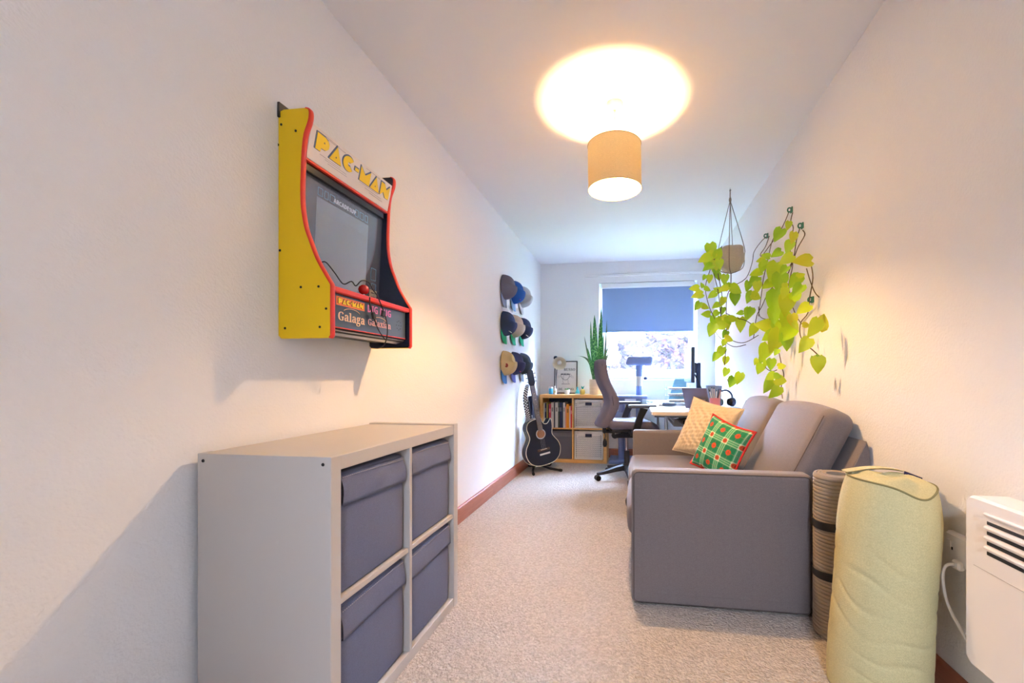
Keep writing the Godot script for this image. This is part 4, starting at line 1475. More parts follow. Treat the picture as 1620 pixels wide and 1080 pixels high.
# ---------------------------------------------------------------- things on the bookcase
func disc(im: Image, p: Vector2, r: float, c: Color) -> void:
	for y in range(int(p.y - r), int(p.y + r) + 1):
		for x in range(int(p.x - r), int(p.x + r) + 1):
			if x >= 0 and y >= 0 and x < im.get_width() and y < im.get_height() and Vector2(x, y).distance_to(p) <= r:
				im.set_pixel(x, y, c)
func stroke(im: Image, pts: Array, r: float, c: Color) -> void:
	for i in pts.size() - 1:
		var a: Vector2 = pts[i]
		var b: Vector2 = pts[i + 1]
		var n := int(a.distance_to(b)) + 1
		for k in n + 1:
			disc(im, a.lerp(b, float(k) / n), r, c)
func poster_tex() -> ImageTexture:
	var im := Image.create(300, 420, false, Image.FORMAT_RGB8)
	im.fill(rgb(214, 208, 206))
	var ink := rgb(52, 50, 62)
	var pale := rgb(132, 128, 138)
	var cup := []
	for i in 25:
		var a := PI * i / 24.0
		cup.append(Vector2(142 - 62 * cos(a), 168 + 78 * sin(a)))
	stroke(im, cup, 2.5, ink)
	var brim := []
	for i in 33:
		var a := TAU * i / 32.0
		brim.append(Vector2(142 + 62 * cos(a), 166 + 10 * sin(a)))
	stroke(im, brim, 2.0, ink)
	for i in 60:
		disc(im, Vector2(84 + i * 2.0, 170 - 3 * sin(i * 0.3)), 5.0, ink)
	var hnd := []
	for i in 20:
		var a := deg_to_rad(lerpf(-100, 120, i / 19.0))
		hnd.append(Vector2(204 + 20 * cos(a), 182 + 20 * sin(a)))
	stroke(im, hnd, 2.5, pale)
	stroke(im, [Vector2(106, 196), Vector2(106, 210)], 2.0, ink)
	stroke(im, [Vector2(120, 196), Vector2(120, 210)], 2.0, ink)
	stroke(im, [Vector2(104, 224), Vector2(112, 228), Vector2(122, 222)], 2.0, ink)
	for s in [[60, 200, -1], [236, 206, 1]]:
		var sp := []
		for i in 24:
			var a := i * 0.32
			sp.append(Vector2(s[0] + s[2] * (4 + i * 0.8) * cos(a), s[1] + (4 + i * 0.7) * sin(a)))
		stroke(im, sp, 1.6, pale)
	stroke(im, [Vector2(112, 240), Vector2(104, 262), Vector2(118, 284), Vector2(104, 296)], 2.0, pale)
	stroke(im, [Vector2(172, 240), Vector2(186, 258), Vector2(180, 280), Vector2(196, 292)], 2.0, pale)
	stroke(im, [Vector2(92, 300), Vector2(204, 300)], 2.5, ink)
	return ImageTexture.create_from_image(im)

func build_bookcase_top() -> void:
	var y := 0.7765
	# framed poster leaning on the wall
	var f := thing("framed_poster", "black framed poster of a drawn coffee cup leaning on the wall", "poster", P(-0.835, y, 5.095))
	f.rotation.x = -0.07
	var pw := 0.285
	var ph := 0.40
	for s in [-1, 1]:
		box(f, "frame", M.black, Vector3(s * (pw / 2 - 0.006), ph / 2, 0), Vector3(0.012, ph, 0.018), 0.002)
	for yy in [0.006, ph - 0.006]:
		box(f, "frame", M.black, Vector3(0, yy, 0), Vector3(pw - 0.024, 0.012, 0.018), 0.002)
	var st := new_st()
	var hw := pw / 2 - 0.011
	var y0 := 0.011
	var y1 := ph - 0.011
	uvtri(st, [Vector3(-hw, y0, 0.004), Vector3(hw, y0, 0.004), Vector3(hw, y1, 0.004)], [Vector2(0, 1), Vector2(1, 1), Vector2(1, 0)], Vector3.BACK)
	uvtri(st, [Vector3(-hw, y0, 0.004), Vector3(hw, y1, 0.004), Vector3(-hw, y1, 0.004)], [Vector2(0, 1), Vector2(1, 0), Vector2(0, 0)], Vector3.BACK)
	var pm := mat(Color.WHITE, 0.6)
	pm.albedo_texture = poster_tex()
	var pr := put(fin(st), "print", pm, f)
	box(f, "backing_board", M.dark_plastic, Vector3(0, ph / 2, -0.004), Vector3(pw - 0.02, ph - 0.02, 0.006), 0.0)
	var ink := mat(rgb(50, 48, 58), 0.6)
	text(pr, "lettering", "RUSSO", 0.030, ink, ident(Vector3(0.045, 0.295, 0.0045)), true)
	text(pr, "lettering", "DE", 0.027, ink, ident(Vector3(-0.065, 0.055, 0.0045)), true)
	text(pr, "lettering", "INO", 0.027, ink, ident(Vector3(0.062, 0.055, 0.0045)), true)
	# desk lamp: base, stem, cream bell shade turned to the room
	var l := thing("desk_lamp", "small cream desk lamp with dark joint in front of the poster", "lamp", P(-0.93, y, 4.98))
	var lc := mat(rgb(226, 216, 192), 0.35)
	lathe(l, "base", mat(rgb(60, 62, 70), 0.5), [Vector2(0.0, 0.0), Vector2(0.05, 0.0), Vector2(0.05, 0.008), Vector2(0.012, 0.016), Vector2(0, 0.016)], 24)
	tube(l, "stem", M.dark_plastic, spline3([Vector3(0, 0.014, 0), Vector3(-0.006, 0.15, -0.03), Vector3(0.0, 0.30, -0.04), Vector3(0.005, 0.355, -0.02)], 6), 0.005, 8)
	var axis := Vector3(0.18, -0.35, 1.0).normalized()
	var top := at_depth(885.0, 574.0, 4.95) - l.position
	var xf := aim(top - axis * 0.085, top + axis)
	lathe(l, "lamp_shade", lc, [Vector2(0.0, 0.0), Vector2(0.022, 0.002), Vector2(0.028, 0.02), Vector2(0.05, 0.05), Vector2(0.075, 0.085), Vector2(0.082, 0.105), Vector2(0.079, 0.105), Vector2(0.072, 0.085), Vector2(0.047, 0.05), Vector2(0.0, 0.03)], 28, xf)
	lathe(l, "joint", mat(rgb(36, 48, 66), 0.4), [Vector2(0, -0.026), Vector2(0.018, -0.02), Vector2(0.027, 0.0), Vector2(0.018, 0.02), Vector2(0, 0.026)], 18, ident(at_depth(879.0, 566.0, 5.02) - l.position))
	lathe(l, "bulb", mat(rgb(246, 244, 240), 0.3), [Vector2(0.012, 0.03), Vector2(0.024, 0.055), Vector2(0.028, 0.075), Vector2(0.022, 0.092), Vector2(0.01, 0.1), Vector2(0, 0.101)], 18, xf)
	# little bottles
	var b1 := thing("blue_tub", "small turquoise tub with white lid on the bookcase end", "tub", P(-0.985, y, 4.93))
	lathe(b1, "body", mat(rgb(52, 158, 196), 0.4), [Vector2(0, 0), Vector2(0.024, 0), Vector2(0.026, 0.006), Vector2(0.026, 0.06), Vector2(0.022, 0.068), Vector2(0, 0.068)], 20)
	lathe(b1, "lid", M.white_plastic, [Vector2(0.023, 0.068), Vector2(0.023, 0.084), Vector2(0.02, 0.087), Vector2(0, 0.087)], 20)
	var b2 := thing("pump_bottle", "small white pump bottle beside the turquoise tub", "bottle", P(-0.93, y, 4.89))
	lathe(b2, "body", M.white_plastic, [Vector2(0, 0), Vector2(0.022, 0), Vector2(0.023, 0.004), Vector2(0.023, 0.055), Vector2(0.012, 0.07), Vector2(0.009, 0.074), Vector2(0, 0.074)], 20)
	lathe(b2, "nozzle", M.white_plastic, [Vector2(0.007, 0.074), Vector2(0.007, 0.092), Vector2(0.004, 0.098), Vector2(0, 0.099)], 12)
	box(b2, "label_wrap", mat(rgb(196, 204, 160), 0.6), Vector3(0, 0.03, 0.0225), Vector3(0.026, 0.03, 0.002), 0.0005)
	# low wooden box and dark dish
	var wb := thing("wooden_tray", "small flat wooden tray under the poster edge", "tray", P(-0.862, y, 5.0))
	box(wb, "tray_base", mat(rgb(120, 82, 60), 0.6), Vector3(0, 0.006, 0), Vector3(0.12, 0.012, 0.05), 0.002)
	for s in [-1, 1]:
		box(wb, "rim", mat(rgb(104, 70, 52), 0.6), Vector3(0, 0.014, s * 0.022), Vector3(0.12, 0.012, 0.005), 0.001)
	box(wb, "pen", M.black, Vector3(0.01, 0.017, 0.0), Vector3(0.08, 0.008, 0.008), 0.003)
	# succulent pot
	var sp := thing("potted_succulent", "tiny succulent in a white pot in front of the poster", "plant", P(-0.785, y, 4.88))
	lathe(sp, "pot", M.white_gloss, [Vector2(0, 0), Vector2(0.026, 0), Vector2(0.034, 0.055), Vector2(0.031, 0.055), Vector2(0.028, 0.045), Vector2(0, 0.045)], 22)
	lathe(sp, "soil", mat(rgb(60, 46, 36), 1.0), [Vector2(0.029, 0.046), Vector2(0, 0.048)], 16)
	var sg := mat(rgb(72, 132, 70), 0.5)
	for i in 12:
		var a := i * 2.4
		var tl := 0.25 + 0.06 * i
		var dir := Vector3(cos(a) * cos(tl), sin(tl), sin(a) * cos(tl))
		var st2 := new_st()
		a_tube(st2, [Vector3.ZERO, dir * 0.012, dir * 0.024, dir * 0.034], [0.004, 0.0065, 0.005, 0.0006], 7)
		put(fin(st2), "leaf", sg, sp, ident(Vector3(0, 0.047, 0)))
	# teal glass bottle and pineapple ornament
	var tb := thing("teal_bottle", "small turquoise conical glass bottle on the bookcase", "bottle", P(-0.658, y, 4.86))
	lathe(tb, "body", mat(rgb(82, 188, 204), 0.15), [Vector2(0, 0), Vector2(0.028, 0), Vector2(0.029, 0.012), Vector2(0.014, 0.05), Vector2(0.009, 0.065), Vector2(0.009, 0.085), Vector2(0.011, 0.088), Vector2(0, 0.088)], 20)
	lathe(tb, "foam_ring", M.white_plastic, [Vector2(0.0285, 0.001), Vector2(0.0305, 0.004), Vector2(0.0285, 0.012)], 20)
	var pa := thing("pineapple_ornament", "small yellow pineapple ornament with teal crown", "ornament", P(-0.598, y, 4.87))
	lathe(pa, "fruit", mat(rgb(238, 206, 104), 0.5), [Vector2(0, 0), Vector2(0.018, 0), Vector2(0.027, 0.015), Vector2(0.029, 0.03), Vector2(0.026, 0.05), Vector2(0.015, 0.062), Vector2(0, 0.064)], 14)
	var tl2 := mat(rgb(20, 140, 122), 0.5)
	for i in 7:
		var a := TAU * i / 7.0
		var up := 0.04 if i % 2 == 0 else 0.03
		tube(pa, "crown_leaf", tl2, [Vector3(0, 0.06, 0), Vector3(cos(a) * 0.010, 0.06 + up * 0.6, sin(a) * 0.010), Vector3(cos(a) * 0.02, 0.06 + up, sin(a) * 0.02)], [0.005, 0.005, 0.0008], 6)
	# snake plant
	var sn := thing("snake_plant", "tall snake plant with upright banded leaves in a pale wooden pot", "plant", P(-0.44, y, 4.93))
	lathe(sn, "pot", M.pot_wood, [Vector2(0, 0), Vector2(0.082, 0), Vector2(0.084, 0.004), Vector2(0.086, 0.176), Vector2(0.080, 0.176), Vector2(0.078, 0.16), Vector2(0, 0.16)], 32)
	lathe(sn, "soil", mat(rgb(58, 44, 36), 1.0), [Vector2(0.079, 0.161), Vector2(0, 0.165)], 20)
	var banded := mat(Color.WHITE, 0.4)
	var bim := Image.create(64, 256, false, Image.FORMAT_RGB8)
	var nz := FastNoiseLite.new()
	nz.seed = 5
	nz.frequency = 0.05
	for yy in 256:
		for xx in 64:
			var v := 0.5 + 0.5 * nz.get_noise_2d(xx * 0.6, yy * 2.2)
			var c := rgb(28, 96, 48).lerp(rgb(120, 176, 96), smoothstep(0.35, 0.75, v))
			bim.set_pixel(xx, yy, c)
	banded.albedo_texture = ImageTexture.create_from_image(bim)
	banded.backlight_enabled = true
	banded.backlight = Color(0.10, 0.2, 0.06)
	var thin_leaf := mat(rgb(74, 96, 64), 0.5)
	# tip pixel, width, base offset, sideways bow
	for q in [[951.5, 484, 0.052, 0.03, 0.0, 0], [940.5, 498, 0.062, -0.005, 0.0, 0], [934.5, 508, 0.034, -0.02, -0.012, 0], [936.5, 533, 0.036, -0.035, 0.01, 0], [954.5, 528, 0.044, 0.045, 0.0, 0], [929.5, 550, 0.036, -0.03, 0.0, 0], [924.5, 532, 0.020, -0.02, -0.01, 1], [906, 563, 0.032, -0.04, 0.06, 1], [960, 506, 0.022, 0.04, 0.02, 1], [970, 525, 0.024, 0.05, -0.02, 1], [967, 549, 0.028, 0.06, -0.02, 1], [947, 545, 0.04, 0.01, 0.0, 0], [944, 575, 0.04, -0.01, 0.0, 0]]:
		var tip := at_depth(q[0], q[1], 4.93 + 0.03 * sin(q[0])) - sn.position
		var base := Vector3(q[3], 0.15, 0.03 * sin(q[1]))
		var st3 := new_st()
		st3.set_smooth_group(0)
		var n := 14
		var rows := []
		for i in n + 1:
			var ff := float(i) / n
			var c := base.lerp(tip, ff) + Vector3(q[4] * sin(ff * PI), (0.10 if q[5] == 1 and q[0] < 920 else 0.0) * sin(ff * PI), 0.0)
			var wd: float = q[2] * 0.5 * (0.55 + 0.45 * sin(minf(ff * 1.4, 1.0) * PI * 0.6)) * (1.0 - pow(ff, 5.0)) + 0.0006
			var tw := 0.35 * sin(q[0] * 0.7) + ff * 0.35
			var sd := Vector3(cos(tw), 0, sin(tw)) * wd
			rows.append([c - sd + Vector3(0, 0, 0.25 * wd), c - Vector3(0, 0, 0.15 * wd), c + sd + Vector3(0, 0, 0.25 * wd)])
		for i in n:
			for k in 2:
				var uv := [Vector2(k * 0.5, i / float(n)), Vector2(k * 0.5 + 0.5, i / float(n)), Vector2(k * 0.5 + 0.5, (i + 1) / float(n)), Vector2(k * 0.5, (i + 1) / float(n))]
				uvtri(st3, [rows[i][k], rows[i][k + 1], rows[i + 1][k + 1]], [uv[0], uv[1], uv[2]], Vector3.BACK)
				uvtri(st3, [rows[i][k], rows[i + 1][k + 1], rows[i + 1][k]], [uv[0], uv[2], uv[3]], Vector3.BACK)
		put(fin(st3), "leaf", banded if q[5] == 0 else thin_leaf, sn)

# ---------------------------------------------------------------- guitar, stand, case
func build_guitar() -> void:
	var blk := mat(rgb(26, 34, 52), 0.12)
	blk.clearcoat_enabled = true
	blk.clearcoat = 0.6
	var ivory := mat(rgb(236, 228, 204), 0.4)
	var rosewood := mat(rgb(72, 50, 42), 0.6)
	var t := thing("acoustic_guitar", "black cutaway acoustic guitar with cream binding on a floor stand", "guitar", P(-0.93, 0.075, 4.28))
	t.basis = Basis(Vector3.UP, 0.72) * Basis(Vector3.BACK, 0.15) * Basis(Vector3.RIGHT, -0.09) * Basis.from_scale(Vector3(1.0, 0.955, 1.0))
	var o := [Vector2(0, 0), Vector2(-0.1, 0.012), Vector2(-0.17, 0.06), Vector2(-0.2, 0.14), Vector2(-0.188, 0.21), Vector2(-0.15, 0.27), Vector2(-0.13, 0.315), Vector2(-0.138, 0.37), Vector2(-0.146, 0.42), Vector2(-0.12, 0.475), Vector2(-0.05, 0.5), Vector2(0.03, 0.5), Vector2(0.038, 0.465), Vector2(0.058, 0.435), Vector2(0.09, 0.43), Vector2(0.118, 0.452), Vector2(0.14, 0.478), Vector2(0.149, 0.44), Vector2(0.144, 0.38), Vector2(0.13, 0.315), Vector2(0.15, 0.27), Vector2(0.188, 0.21), Vector2(0.2, 0.14), Vector2(0.17, 0.06), Vector2(0.1, 0.012)]
	var out := spline2(o, 4)
	extrude(t, "body", blk, out, 0.1, 0.003)
	for z in [0.0485, -0.0485]:
		var ring := []
		for v in out:
			ring.append(Vector3(v.x, v.y, z))
		var st := new_st()
		a_tube(st, ring, 0.0036, 6, true)
		put(fin(st), "binding", ivory, t)
	lathe(t, "sound_hole", mat(rgb(150, 98, 52), 0.6), [Vector2(0.0, 0.0), Vector2(0.044, 0.0), Vector2(0.044, 0.001), Vector2(0, 0.001)], 28, Transform3D(Basis(Vector3.RIGHT, PI / 2), Vector3(0, 0.335, 0.0502)))
	var rz := []
	for i in 28:
		rz.append(Vector3(0.05 * cos(TAU * i / 28.0), 0.335 + 0.05 * sin(TAU * i / 28.0), 0.0505))
	var s2 := new_st()
	a_tube(s2, rz, 0.006, 5, true)
	put(fin(s2), "rosette", mat(rgb(196, 196, 200), 0.4), t)
	box(t, "bridge", rosewood, Vector3(0, 0.165, 0.054), Vector3(0.14, 0.026, 0.009), 0.003)
	box(t, "saddle", ivory, Vector3(0, 0.168, 0.0595), Vector3(0.075, 0.004, 0.004), 0.001)
	box(t, "sticker", mat(rgb(222, 222, 222), 0.5), Vector3(0.01, 0.118, 0.0505), Vector3(0.12, 0.018, 0.0008), 0.0)
	box(t, "preamp_panel", M.dark_plastic, Vector3(-0.139, 0.40, 0.0), Vector3(0.008, 0.05, 0.04), 0.002)
	# neck, frets, head
	var nk := PackedVector2Array([Vector2(-0.028, 0.40), Vector2(0.028, 0.40), Vector2(0.022, 0.86), Vector2(-0.022, 0.86)])
	extrude(t, "neck", mat(rgb(60, 44, 36), 0.4), nk, 0.022, 0.004, ident(Vector3(0, 0, 0.046)))
	var fbp := PackedVector2Array([Vector2(-0.027, 0.375), Vector2(0.027, 0.375), Vector2(0.0215, 0.86), Vector2(-0.0215, 0.86)])
	extrude(t, "fretboard", mat(rgb(128, 120, 118), 0.5), fbp, 0.006, 0.001, ident(Vector3(0, 0, 0.060)))
	var pos := 0.0
	for i in 18:
		pos = 0.655 * (1.0 - pow(0.9439, i + 1))
		box(t, "fret", M.chrome, Vector3(0, 0.86 - pos, 0.0636), Vector3(0.045 + 0.008 * pos / 0.5, 0.002, 0.0016), 0.0)
	for i in [3, 5, 7, 9, 12]:
		var py := 0.86 - 0.655 * (1.0 - (pow(0.9439, i) + pow(0.9439, i - 1)) / 2.0)
		box(t, "inlay", ivory, Vector3(0, py, 0.0632), Vector3(0.008, 0.006, 0.0008), 0.0)
	var hd := PackedVector2Array([Vector2(-0.022, 0.86), Vector2(0.022, 0.86), Vector2(0.036, 0.89), Vector2(0.034, 1.02), Vector2(0.015, 1.035), Vector2(-0.015, 1.035), Vector2(-0.034, 1.02), Vector2(-0.036, 0.89)])
	var hs := extrude(t, "headstock", blk, hd, 0.016, 0.002, ident(Vector3(0, 0, 0.05)))
	for i in 3:
		for s in [-1, 1]:
			var pg := tube(hs, "tuning_peg", M.chrome, [Vector3(s * 0.034, 0.905 + i * 0.042, 0), Vector3(s * 0.055, 0.905 + i * 0.042, 0)], [0.003, 0.007], 8)
	for i in 6:
		var fx := (i - 2.5) * 0.0085
		tube(t, "string", M.steel, [Vector3(fx * 1.15, 0.17, 0.062), Vector3(fx * 0.8, 0.86, 0.0665)], 0.0006, 4)
	# checkered strap hanging from the head
	var sw := mat(rgb(228, 228, 228), 0.8)
	var sk := mat(rgb(26, 28, 40), 0.8)
	var sp := spline3([Vector3(-0.02, 0.88, 0.0), Vector3(-0.06, 0.84, 0.03), Vector3(-0.095, 0.74, 0.03), Vector3(-0.10, 0.62, 0.03), Vector3(-0.095, 0.53, 0.02), Vector3(-0.10, 0.485, -0.02)], 8)
	for k in 2:
		var st := new_st()
		for i in sp.size() - 1:
			for c in 3:
				if (i + c) % 2 != k:
					continue
				var a: Vector3 = sp[i]
				var b: Vector3 = sp[i + 1]
				var ofs := (c - 1.5) * 0.016
				a_box(st, aim((a + b) / 2 + Vector3(ofs + 0.008, 0, 0), (a + b) / 2 + Vector3(ofs + 0.008, 0, 0) + (b - a)), Vector3(0.016, (b - a).length(), 0.003), 0.0)
		put(fin(st), "strap", sw if k == 0 else sk, t)
	# stand
	var g := thing("guitar_stand", "black tubular guitar stand on the carpet under the guitar", "stand", P(-0.985, 0, 4.32), 0.72)
	tube(g, "post", M.black, [Vector3(0, 0.03, -0.10), Vector3(-0.03, 0.5, -0.13), Vector3(-0.06, 0.72, -0.145)], 0.011, 10)
	for s in [-1, 1]:
		var lg := tube(g, "leg", M.black, [Vector3(0, 0.06, -0.10), Vector3(s * 0.10, 0.018, 0.04), Vector3(s * 0.16, 0.014, 0.17)], 0.0125, 10)
		tube(lg, "foot_cap", M.rubber, [Vector3(s * 0.152, 0.015, 0.15), Vector3(s * 0.163, 0.0145, 0.178)], 0.0145, 10)
		tube(g, "cradle_arm", M.rubber, spline3([Vector3(0, 0.05, -0.09), Vector3(s * 0.07, 0.052, -0.02), Vector3(s * 0.09, 0.056, 0.06), Vector3(s * 0.095, 0.085, 0.082)], 4), 0.009, 8)
	tube(g, "rear_leg", M.black, [Vector3(0, 0.06, -0.10), Vector3(0, 0.014, -0.16)], 0.0115, 10)
	# slim dark case between wall and bookcase
	var cs := thing("slim_case", "tall slim dark blue case standing behind the guitar stand", "case", P(-1.122, 0, 4.60))
	soft(cs, "shell", mat(rgb(24, 30, 52), 0.85), Vector3(0, 0.386, 0), Vector3(0.05, 0.768, 0.27), 0.01, 3, 2)
	box(cs, "top_seam", M.black, Vector3(0.0, 0.765, 0), Vector3(0.046, 0.012, 0.26), 0.003)
	for yy in [0.2, 0.55]:
		box(cs, "latch", M.steel, Vector3(0.02, yy, 0.137), Vector3(0.016, 0.03, 0.006), 0.001)

# ---------------------------------------------------------------- caps on the wall
func cap_mesh(depth: float, hw: float, hh: float) -> ArrayMesh:
	# a dome that opens towards -x (the wall): six panels with shallow seams
	var st := new_st()
	st.set_smooth_group(0)
	var nu := 36
	var nv := 10
	var g := []
	for j in nv + 1:
		var row := []
		for i in nu:
			var a := TAU * i / nu
			var f := float(j) / nv * PI / 2
			var seam := 1.0 - 0.018 * pow(absf(cos(a * 3.0)), 14.0)
			# the front of the crown (towards the brim, -y) stands steeper
			var fx := sin(f)
			var rr := pow(cos(f), 0.75) * seam
			var yy := sin(a) * hh * rr
			if yy < 0:
				yy *= 1.0
			row.append(Vector3(fx * depth * seam - (0.02 * fx if sin(a) > 0.3 else 0.0), yy, cos(a) * hw * rr))
		g.append(row)
	for j in nv:
		for i in nu:
			var i2 := (i + 1) % nu
			var m: Vector3 = (g[j][i] + g[j + 1][i2]) * 0.5
			quad(st, g[j][i], g[j][i2], g[j + 1][i2], g[j + 1][i], Vector3(0.02 + m.x, m.y, m.z))
	return fin(st)
func brim_mesh(w: float, ln: float) -> ArrayMesh:
	var st := new_st()
	st.set_smooth_group(0)
	var nu := 14
	var nv := 8
	for side in [0.004, 0.0]:
		var g := []
		for j in nv + 1:
			var row := []
			for i in nu + 1:
				var u := -1.0 + 2.0 * i / nu
				var v := float(j) / nv
				var edge := ln * pow(maxf(0.0, 1.0 - pow(absf(u), 2.6)), 0.5)
				row.append(Vector3(side + 0.022 * (1 - u * u) * (0.4 + 0.6 * v), -v * edge - 0.02 * (1 - v) * (1.0 - u * u) + 0.03 * (1 - v) * u * u, u * w / 2))
			g.append(row)
		for j in nv:
			for i in nu:
				quad(st, g[j][i], g[j][i + 1], g[j + 1][i + 1], g[j + 1][i], Vector3.RIGHT if side > 0 else Vector3.LEFT)
	return fin(st)
func build_caps() -> void:
	var crown := cap_mesh(0.125, 0.085, 0.112)
	var brim := brim_mesh(0.16, 0.10)
	var rows := [
		[[rgb(112, 112, 132), rgb(126, 140, 162), "grey baseball cap, nearest the arcade in the top row"], [rgb(22, 86, 166), rgb(120, 160, 190), "bright blue baseball cap in the middle of the top row"], [rgb(206, 208, 208), rgb(214, 214, 214), "pale grey white baseball cap in the top row"]],
		[[rgb(38, 56, 92), rgb(16, 158, 112), "navy cap with green brim, nearest the arcade in the middle row"], [rgb(206, 196, 182), rgb(16, 158, 112), "beige cap with green brim in the middle row"], [rgb(34, 50, 84), rgb(16, 158, 112), "dark navy cap with green brim, nearest the window in the middle row"]],
		[[rgb(208, 184, 136), rgb(56, 116, 176), "tan cap with dark red emblem in the bottom row"], [rgb(42, 46, 92), rgb(84, 98, 168), "indigo cap with blue brim in the middle of the bottom row"], [rgb(52, 66, 82), rgb(112, 122, 136), "charcoal cap with grey brim in the bottom row"]],
	]
	var tops := [1.89, 1.565, 1.212]
	for r in 3:
		for c in 3:
			var q: Array = rows[r][c]
			var d: float = [3.645, 3.93, 4.235][c]
			var y: float = tops[r] - 0.112 + 0.012 * c * (1 if r < 2 else 0.6)
			var t := thing("baseball_cap", q[2], "cap", P(XL + 0.006, y, d), 0.0, "caps hung on the wall above the guitar")
			var cl := grainy(mat(q[0], 0.85), "fuzz", "weave", 20.0, 0.03)
			var cr := put(crown, "crown", cl, t)
			cr.rotation.y = 0.05 * sin(r * 3.0 + c * 2.0)
			put(brim, "brim", mat(q[1], 0.8), t, ident(Vector3(0, -0.085, 0)))
			lathe(t, "button", cl, [Vector2(0.006, 0), Vector2(0.005, 0.003), Vector2(0, 0.004)], 10, Transform3D(Basis(Vector3.BACK, -PI / 2), Vector3(0.104, 0.012, 0)))
			# sweatband along the opening
			var ring := []
			for i in 36:
				var a := TAU * i / 36.0
				ring.append(Vector3(0.002, sin(a) * 0.11, cos(a) * 0.0835))
			var st := new_st()
			a_tube(st, ring, 0.003, 6, true)
			put(fin(st), "sweatband", mat(q[0].darkened(0.35), 0.9), t)
			if r == 2 and c == 0:
				# emblem: a dark red ring with a bar, on the side of the crown towards the room
				var em := mat(rgb(142, 34, 44), 0.8)
				var eb := Transform3D(Basis(Vector3.UP, -0.35), Vector3(0.052, -0.022, 0.079))
				var rg := []
				for i in 16:
					rg.append(eb * Vector3(0.014 * cos(TAU * i / 16.0), 0.014 * sin(TAU * i / 16.0), 0.0))
				var st2 := new_st()
				a_tube(st2, rg, 0.004, 6, true)
				a_box(st2, eb, Vector3(0.034, 0.007, 0.005), 0.001)
				a_box(st2, eb, Vector3(0.007, 0.03, 0.005), 0.001)
				put(fin(st2), "emblem", em, t)
			elif r == 1 and c != 1:
				var pb := Transform3D(Basis(Vector3.BACK, 0.9), Vector3(0.075, -0.078, 0.02))
				var st3 := new_st()
				a_box(st3, pb, Vector3(0.004, 0.024, 0.07), 0.001)
				put(fin(st3), "patch", mat(rgb(226, 222, 218), 0.8), t)
				var st4 := new_st()
				a_box(st4, pb * ident(Vector3(0.0025, 0, -0.01)), Vector3(0.002, 0.014, 0.03), 0.0005)
				put(fin(st4), "patch_print", mat(rgb(190, 40, 48), 0.8), t)
			elif r == 0 and c == 1 or r == 2 and c == 1:
				var st5 := new_st()
				a_box(st5, Transform3D(Basis(Vector3.BACK, 0.9), Vector3(0.08, -0.075, 0.02)), Vector3(0.004, 0.02, 0.035), 0.001)
				put(fin(st5), "patch", mat(rgb(206, 60, 84), 0.8), t)

